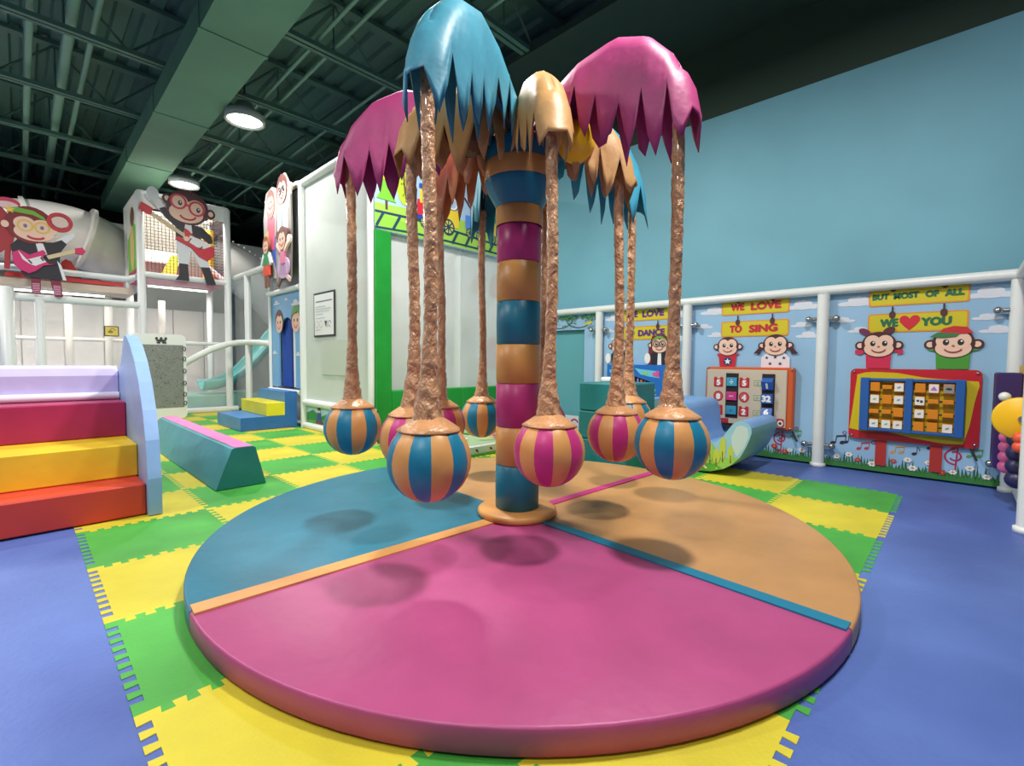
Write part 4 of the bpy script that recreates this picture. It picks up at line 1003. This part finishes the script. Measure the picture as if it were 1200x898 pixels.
d.poly([(u-.42, 3.3), (u+.42, 3.3), (u+.5, 4.4), (u+.46, 5.3), (u+.15, 5.66), (u-.2, 5.62), (u-.4, 5.2)], (138, 132, 128)); d.poly([(u-.3, 4.2), (u+.32, 4.2), (u+.3, 4.9), (u, 5.02), (u-.28, 4.9)], (196, 202, 208)); d.line([(u-.02, 4.3), (u, 4.95)], .07, (120, 150, 170)); d.line([(u+.26, 4.75), (u+.42, 5.2)], .14, (236, 236, 236)); d.ell(u+.43, 5.28, .1, .1, SKP); d.rect(u-.28, 3.4, u+.28, 4.2, (168, 168, 168)); face(d, u, 5.3, .3, (96, 60, 56)); d.arc(u-.1, 5.3, .08, 0, 6.28, .02, (80, 80, 90)); d.arc(u+.1, 5.3, .08, 0, 6.28, .02, (80, 80, 90)); d.build('figure', t)
t = cutout('cartoon boy cutout in green shirt and red shorts, lower left above the doorway'); d = cd(); d.O.x -= .1; u = -12.05
d.rect(u-.12, 3.22, u-.02, 3.6, (120, 80, 70)); d.rect(u+.03, 3.22, u+.13, 3.6, (120, 80, 70)); d.poly([(u-.2, 3.5), (u+.2, 3.5), (u+.18, 3.76), (u-.18, 3.76)], (222, 70, 44)); d.poly([(u-.18, 3.74), (u+.18, 3.74), (u+.16, 4.06), (u-.16, 4.06)], (40, 140, 80)); d.line([(u-.16, 4.0), (u-.32, 3.8)], .1, (222, 232, 232)); d.line([(u+.16, 4.0), (u+.3, 3.75)], .1, (222, 232, 232)); face(d, u, 4.2, .19, (150, 90, 60)); d.build('figure', t)
t = cutout('cartoon girl cutout in lilac dress, lower right above the doorway'); d = cd(); d.O.x -= .1; u = -11.02
d.poly([(u-.05, 3.5), (u-.4, 3.2), (u-.3, 3.15), (u+.05, 3.45)], (110, 80, 76)); d.poly([(u+.05, 3.5), (u+.38, 3.3), (u+.34, 3.22), (u-.02, 3.42)], (220, 180, 180)); d.ell(u, 3.56, .33, .24, (190, 160, 190))
for k in range(5): d.line([(u-.22+.1*k, 3.4), (u-.08+.04*k, 3.74)], .02, (150, 120, 160))
d.poly([(u-.14, 3.65), (u+.14, 3.65), (u+.12, 3.98), (u-.12, 3.98)], (214, 120, 150)); d.line([(u-.1, 3.94), (u-.34, 4.12)], .09, SKP); d.line([(u+.1, 3.94), (u+.34, 4.1)], .09, SKP); d.ell(u+.36, 4.14, .09, .09, (240, 220, 210)); face(d, u, 4.18, .24, (104, 66, 60), 2); d.build('figure', t)

# ------------------------------------------------------------------ netted play frame at the back left
Y2 = 15.3
pf = thing('netted_play_frame', (1.5, Y2, 0), 'white padded tube play frame with netting behind the foam stairs', 'play frame')
def post(x, y, z1, r=.085, par=pf): return MB().tube([(x, y, 0), (x, y, z1-.02), (x, y, z1)], [r, r, r*.7], m_white, 14).build('post', par)
def rail(P, r=.075, par=pf): return MB().tube(P, r, m_white, 12).build('rail', par)
post(-.2, Y2-.1, 3.06, .14); post(.33, Y2, 2.84); post(X1, 14.2, 3.8, .085); post(-1.9, Y2, 2.84)
rail([(-3.4, Y2, 2.87), (2.15, Y2, 2.87)], .085); rail([(-3.4, Y2+.4, 3.56), (1.95, Y2+.4, 3.56), (2.15, Y2+.2, 3.62)], .075)
rail([(X1, 12.5, 3.84), (X1, 15.3, 3.84)], .08)
rail([(X1, 12.5, 1.9), (X1, 13.4, 1.95), (X1, 14.1, 1.97), (4.2, 14.42, 1.97), (3.95, 14.58, 1.92), (3.6, 14.66, 1.78), (3.25, 14.68, 1.58), (2.9, 14.68, 1.34)], .08)
rail([(2.2, Y2, 1.93), (4.1, Y2, 1.93)], .05); rail([(2.2, Y2-.1, .07), (X1, Y2-.1, .07), ], .085); rail([(-3.4, Y2, .07), (2.2, Y2, .07)], .07)
nt_ = net_mat((244, 242, 236), .36); nt2 = net_mat((236, 238, 234), .2)
MB().add([(-3.4, Y2, .07), (2.2, Y2, .07), (2.2, Y2, 2.87), (-3.4, Y2, 2.87)], [(0, 1, 2, 3)], nt_).build('net', pf)
MB().add([(2.2, Y2, .07), (4.17, Y2, .07), (4.17, Y2, 3.65), (2.2, Y2, 3.65)], [(0, 1, 2, 3)], nt2).build('net', pf)
MB().add([(X1, 12.5, .1), (X1, 15.3, .1), (X1, 15.3, 3.84), (X1, 12.5, 3.84)], [(0, 1, 2, 3)], nt2).build('net', pf)
# interior: platform, partition panels
MB().box(-3.4, 2.1, Y2+.5, 17.0, 3.18, 3.34, M((206, 190, 172), .6)).build('platform', pf)
MB().box(-.2, 1.9, Y2+.46, Y2+.5, 3.36, 3.46, M((196, 46, 44), .5)).build('red_edge', pf)
MB().prism([(.62, 3.47), (1.1, 3.47), (.92, 3.86), (.82, 3.9), (.76, 3.84)], 'y', Y2+.5, Y2+.56, M((186, 50, 44), .6)).build('red_guard', pf)
for k in range(10):
    x = -3.4+.86*k
    MB().rbox(x, x+.84, 18.6, 18.7, 0.02, 3.1, M([(236, 226, 218), (242, 234, 228), (228, 220, 212), (240, 230, 226)][k % 4], .6), .02).build('partition_panel', pf)
for x in (-.9, .9, 1.7, 2.9):
    MB().tube([(x, 17.0, 0), (x, 17.0, 3.2)], .09, M((214, 206, 198), .5), 10).build('inner_post', pf)
MB().tube([(-3.4, 17.0, 2.0), (2.9, 17.0, 2.0)], .05, M((214, 206, 198), .5), 8).build('inner_rail', pf)
MB().box(-3.4, 8.0, 20.5, 20.6, 0, 6.0, M((204, 204, 198), .7)).build('back_panel', pf)
MB().rbox(2.9, 5.2, Y2+.2, 17.2, .014, .48, vinyl((134, 190, 182)), .03).build('teal_foam_base', pf)
t = thing('yellow_notice', (1.58, Y2-.02, 2.04), 'small yellow black edged notice on the left netting', 'notice')
d = Draw((0, Y2-.02, 0), (1, 0, 0), (0, 0, 1), (0, -1, 0), back=.01); d.rect(1.44, 2.05, 1.72, 2.3, (50, 48, 40)); d.rect(1.46, 2.07, 1.7, 2.28, (222, 200, 96)); d.ell(1.56, 2.16, .05, .035, (140, 120, 60)); d.arc(1.6, 2.19, .05, 0, 3, .015, (120, 100, 50), 6); d.build('sheet', t)

def strip_light(x0, x1, y, z, label, power):
    t = thing('strip_light', ((x0+x1)/2, y, z-.06), label, 'lamp', 'strip lamps under the play frame floors')
    MB().box(x0, x1, y-.07, y+.07, z-.03, z, m_white).build('lamp_housing', t)
    MB().tube([(x0+.03, y, z-.045), (x1-.03, y, z-.045)], .03, M((255, 250, 240), .4, emit=6.0), 8).build('lamp_tube', t)
    l = bpy.data.lights.new('strip_lamp_light', 'AREA'); l.shape = 'RECTANGLE'; l.size = (x1-x0)*S; l.size_y = .1*S; l.energy = power; l.color = (1.0, .96, .9)
    lo = bpy.data.objects.new('strip_lamp_light', l); COL.objects.link(lo); lo.parent = t; lo.location = (0, 0, -.03*S)
strip_light(-1.6, 1.6, 16.4, 3.18, 'long strip lamp under the platform behind the left netting', 42)
strip_light(2.5, 4.0, 16.6, 3.595, 'short strip lamp under the netted tower floor', 24)
# tower
tw = thing('netted_tower', (3.18, 16.2, 0), 'raised white netted tower cube behind the guitar figure with glasses', 'tower')
for x, y in ((2.2, Y2), (4.17, Y2), (2.2, 17.2), (4.17, 17.2)): post(x, y, 5.76, .09, tw)
for z in (3.68, 5.74):
    rail([(2.2, Y2, z), (4.17, Y2, z)], .075, tw); rail([(2.2, 17.2, z), (4.17, 17.2, z)], .075, tw); rail([(2.2, Y2, z), (2.2, 17.2, z)], .075, tw); rail([(4.17, Y2, z), (4.17, 17.2, z)], .075, tw)
MB().box(2.2, 4.17, Y2-.03, Y2+.03, 5.4, 5.76, m_white).build('fascia', tw)
MB().box(2.2, 4.17, Y2+.02, 17.2, 3.6, 3.68, M((200, 60, 110), .6)).build('tower_floor', tw)
MB().box(2.17, 2.2, Y2+.1, 17.1, 3.72, 5.72, M((222, 226, 216), .5)).build('side_board', tw)
d = Draw((2.17, 0, 0), (0, -1, 0), (0, 0, 1), (-1, 0, 0)); d.poly([(-17.0, 3.8), (-15.45, 3.8), (-15.45, 4.9), (-16.0, 5.1), (-17.0, 4.8)], (120, 190, 70)); d.ell(-16.3, 4.5, .3, .6, (220, 190, 130)); d.ell(-16.2, 5.3, .3, .25, (110, 80, 60)); d.rect(-17, 3.76, -15.45, 3.86, (190, 60, 110)); d.build('side_print', tw)
mb = MB(); nm_ = M((70, 58, 62), .7)
for k in range(25): x = 2.26+.0795*k; mb.bar((x, Y2, 3.7), (x, Y2, 5.4), .006, nm_)
for k in range(22): z = 3.72+.0795*k; mb.bar((2.2, Y2, z), (4.17, Y2, z), .006, nm_ if k > 3 else M((180, 50, 100), .7))
for k in range(24): y = Y2+.06+.08*k; mb.bar((4.17, y, 3.7), (4.17, y, 5.7), .006, nm_)
for k in range(24): z = 3.72+.0795*k; mb.bar((4.17, Y2, z), (4.17, 17.2, z), .006, nm_)
mb.build('net', tw, kind='stuff')
MB().box(2.25, 4.1, 17.05, 17.1, 3.7, 5.7, M((126, 122, 112), .6)).build('back_board', tw)
MB().tube([(3.95, 16.3, 3.7), (3.95, 16.3, 5.3)], .16, M((236, 190, 60), .5), 14).build('yellow_post', tw)
MB().prism([(2.75, 3.7), (3.15, 3.7), (3.3, 4.5), (3.1, 4.5)], 'y', 16.6, 16.7, M((196, 216, 70), .5)).build('lime_ramp', tw)
MB().tube([(3.6, 15.7, 4.3), (4.1, 15.5, 3.8)], .06, m_white, 10).build('diagonal_bar', tw)
MB().box(2.4, 3.5, 16.9, 17.04, 4.3, 4.62, M((250, 248, 240), .4, emit=1.0)).build('light_box', tw)

# guitar playing figures, drawn in artwork units
GK = (36, 34, 44); RED = (200, 40, 56)
t = thing('guitar_cutout', (3.2, Y2-.16, 3.6), 'flat cartoon monkey with red glasses playing a red guitar on the tower', 'cutout figure')
d = Draw((2.2-.444-.0, Y2-.16, 6.0+.572), (1, 0, 0), (0, 0, 1), (0, -1, 0), back=.03, lay0=.003)
kx, kz = .00301, .00357
def A(*ps): return [(a_*kx, -b_*kz) for a_, b_ in ps]
def E_(a_, b_, ra, rb, c, rot=0): d.ell(a_*kx, -b_*kz, ra*kx, rb*kz, c, rot)
d.poly(A((408, 700), (475, 700), (482, 832), (380, 832), (410, 790)), GK); d.poly(A((572, 712), (640, 705), (692, 838), (620, 846)), GK)
d.poly(A((390, 520), (570, 490), (645, 710), (570, 716), (500, 600), (478, 706), (404, 706)), (214, 218, 224))
E_(232, 235, 44, 52, (220, 222, 226)); d.line(A((238, 270), (300, 335)), .1, (220, 222, 226))
d.poly(A((275, 330), (312, 312), (400, 392), (590, 415), (660, 470), (672, 520), (640, 530), (580, 490), (560, 540), (390, 530), (388, 440), (300, 370)), GK)
d.poly(A((462, 398), (505, 398), (512, 470), (438, 520)), (226, 226, 226))
E_(330, 245, 32, 32, BROWN); E_(330, 245, 18, 18, SKIN); E_(658, 302, 36, 36, BROWN); E_(658, 302, 20, 20, SKIN)
E_(485, 285, 155, 128, (84, 40, 46)); E_(470, 330, 128, 70, SKIN); E_(420, 255, 66, 56, SKIN); E_(545, 280, 68, 60, SKIN); E_(480, 300, 100, 60, SKIN)
for a_, b_ in ((412, 254), (548, 284)):
    d.arc(a_*kx, -b_*kz, 55*kx, 0, 2*PI, .05, (206, 60, 76), 20, ry=50*kz); E_(a_+12, b_+8, 15, 18, (70, 60, 64)); E_(a_+15, b_+2, 5, 6, WHT)
d.line(A((466, 268), (496, 274)), .05, (206, 60, 76)); d.arc(480*kx, -340*kz, 60*kx, PI+.3, 2*PI-.2, .04, (180, 30, 50), 10, ry=36*kz)
d.line(A((205, 368), (480, 515)), .09, (206, 186, 150)); d.poly(A((150, 308), (228, 340), (218, 388), (190, 386), (136, 356)), RED)
d.poly(A((450, 440), (480, 455), (530, 500), (612, 512), (600, 545), (650, 540), (682, 565), (676, 625), (625, 665), (560, 640), (500, 580), (440, 556), (385, 535), (395, 510), (455, 525)), RED)
d.poly(A((490, 490), (590, 515), (660, 545), (600, 575), (540, 570), (480, 540)), (226, 226, 228)); d.line(A((480, 540), (500, 510)), .03, (70, 60, 60)); E_(465, 520, 22, 18, SKIN); d.line(A((560, 585), (585, 560)), .03, (70, 60, 60))
d.build('figure', t)

t = thing('guitar_cutout', (.35, Y2-.16, 2.9), 'flat cartoon monkey girl with green headband and magenta guitar on the front rail', 'cutout figure')
d = Draw((-.24, Y2-.16, 4.78+28*.0186), (1, 0, 0), (0, 0, 1), (0, -1, 0), back=.03, lay0=.003)
kx, kz = .0022, .0029
def ring(a_, b_, ra, rb, c, w_): d.arc(a_*kx, -b_*kz, ra*kx, 0, 2*PI, w_, c, 24, ry=rb*kz)
d.poly(A((-60, 300), (0, 160), (60, 230), (100, 400), (70, 520), (60, 640), (20, 640), (30, 500), (-40, 560), (-60, 480)), (164, 44, 50))
d.poly(A((204, 690), (276, 690), (272, 812), (206, 812)), (120, 36, 56)); d.poly(A((342, 690), (425, 690), (436, 825), (374, 825)), (120, 36, 56))
for k in range(6): d.line(A((212, 735+13*k), (266, 735+13*k)), .016, (236, 170, 200)); d.line(A((366, 740+13*k), (422, 740+13*k)), .016, (236, 170, 200))
d.poly(A((400, 380), (470, 330), (540, 300), (545, 330), (470, 400), (430, 440)), (222, 224, 228))
d.poly(A((70, 460), (130, 400), (300, 410), (380, 400), (440, 372), (480, 400), (430, 470), (420, 560), (470, 692), (160, 690), (110, 600), (80, 510)), GK)
d.poly(A((400, 540), (430, 570), (468, 690), (440, 690)), (222, 222, 226)); d.poly(A((246, 420), (300, 420), (330, 500), (270, 520)), (226, 226, 226))
E_(60, 150, 90, 40, (206, 60, 90)); E_(60, 165, 75, 26, (232, 200, 196))
E_(215, 290, 175, 140, (128, 36, 42)); E_(385, 310, 28, 28, SKIN); E_(38, 308, 28, 26, SKIN)
E_(240, 345, 145, 66, SKIN); E_(175, 285, 80, 52, SKIN); E_(300, 290, 76, 50, SKIN)
d.poly(A((60, 185), (120, 172), (240, 180), (310, 215), (350, 260), (320, 240), (230, 212), (110, 208), (70, 215)), (112, 176, 60)); d.star(75*kx, -195*kz, .09, (240, 200, 80))
for a_ in (178, 298): ring(a_, 300, 52, 40, (222, 190, 90), .03); E_(a_, 302, 14, 14, (120, 110, 130)); 
d.line(A((225, 296), (252, 296)), .03, (222, 190, 90)); d.arc(250*kx, -370*kz, 60*kx, PI+.2, 2*PI-.2, .04, (190, 40, 60), 10, ry=22*kz)
ring(432, 236, 84, 62, (196, 50, 64), .07); E_(432, 236, 62, 44, (224, 196, 186))
d.line(A((330, 525), (560, 440)), .085, (212, 192, 150)); d.poly(A((540, 425), (600, 412), (625, 440), (600, 470), (540, 465)), (206, 40, 96))
d.poly(A((75, 520), (130, 490), (200, 520), (300, 470), (320, 490), (290, 540), (340, 575), (395, 570), (300, 590), (240, 640), (190, 662), (130, 640), (90, 600)), (206, 40, 110))
d.poly(A((120, 495), (180, 560), (280, 520), (320, 560), (240, 600), (200, 590), (150, 560)), (226, 222, 226)); d.line(A((190, 560), (215, 585)), .03, GK); d.line(A((280, 530), (300, 555)), .03, GK)
d.build('figure', t)

# ------------------------------------------------------------------ white tube slide behind and teal slide
t = thing('white_tube_slide', (0, 17.6, 0), 'big white plastic tube slide running high behind the left netting', 'tube slide')
wt = M((222, 220, 216), .35, .05, 4)
def arcp(P, r, nm='tube_section'):
    # smooth catmull path
    Q = []
    for i in range(len(P)-1):
        a_, b_, c_, e_ = [Vector(P[max(0, min(len(P)-1, j))]) for j in (i-1, i, i+1, i+2)]
        for k in range(6):
            u = k/6; Q.append(.5*((2*b_)+(-a_+c_)*u+(2*a_-5*b_+4*c_-e_)*u*u+(-a_+3*b_-3*c_+e_)*u**3))
    Q.append(Vector(P[-1])); MB().tube(Q, r, wt, 28).build(nm, t); return Q
Q = arcp([(-4.2, 17.9, 4.7), (-2.2, 17.9, 4.75), (-.3, 17.9, 4.78), (.6, 17.9, 4.9), (1.35, 18.0, 4.82), (2.1, 18.2, 4.45), (2.7, 18.4, 4.0)], .79)
def flange(p, q): MB().tube([p, q], .86, wt, 28).build('flange', t)
flange((.22, 17.9, 4.84), (.3, 17.9, 4.855)); flange((1.28, 17.69, 4.83), (1.36, 17.7, 4.81)); flange((-1.6, 17.9, 4.76), (-1.52, 17.9, 4.76))
arcp([(4.3, 17.9, 4.75), (4.9, 17.9, 4.62), (5.5, 18.0, 4.35), (6.2, 18.2, 3.9), (6.8, 18.4, 3.3)], .72)
mb = MB()
for k in range(9):
    u = k/8; mb.sphere((4.5+1.3*u, 17.05, 5.4-.42*u-.2*u*u), .03, m_white, 8, 6)
mb.build('bolt_heads', t)
t = thing('teal_slide', (4.6, 16.0, .5), 'teal plastic slide chute inside the netting left of the sky doorway', 'slide')
P = [Vector(p) for p in ((6.3, 16.4, 2.9), (5.8, 16.3, 2.35), (5.3, 16.2, 1.75), (4.8, 16.1, 1.2), (4.35, 16.0, .9), (3.95, 15.95, .78), (3.6, 15.95, .76))]
V = []; k = 13
for i, p in enumerate(P):
    tdir = (P[min(i+1, 6)]-P[max(i-1, 0)]).normalized(); sdir = Vector((0, 0, 1)).cross(tdir).normalized(); up = tdir.cross(sdir)
    for j in range(k):
        a_ = PI+PI*j/(k-1); V.append(p+sdir*(.42*math.cos(a_))+up*(.3*math.sin(a_)+.12))
mb = MB(); mb.add(V, [(i*k+j, i*k+j+1, (i+1)*k+j+1, (i+1)*k+j) for i in range(6) for j in range(k-1)], M((96, 190, 190), .3), True)
o = mb.build('chute', t); md = o.modifiers.new('thickness', 'SOLIDIFY'); md.thickness = .07*S
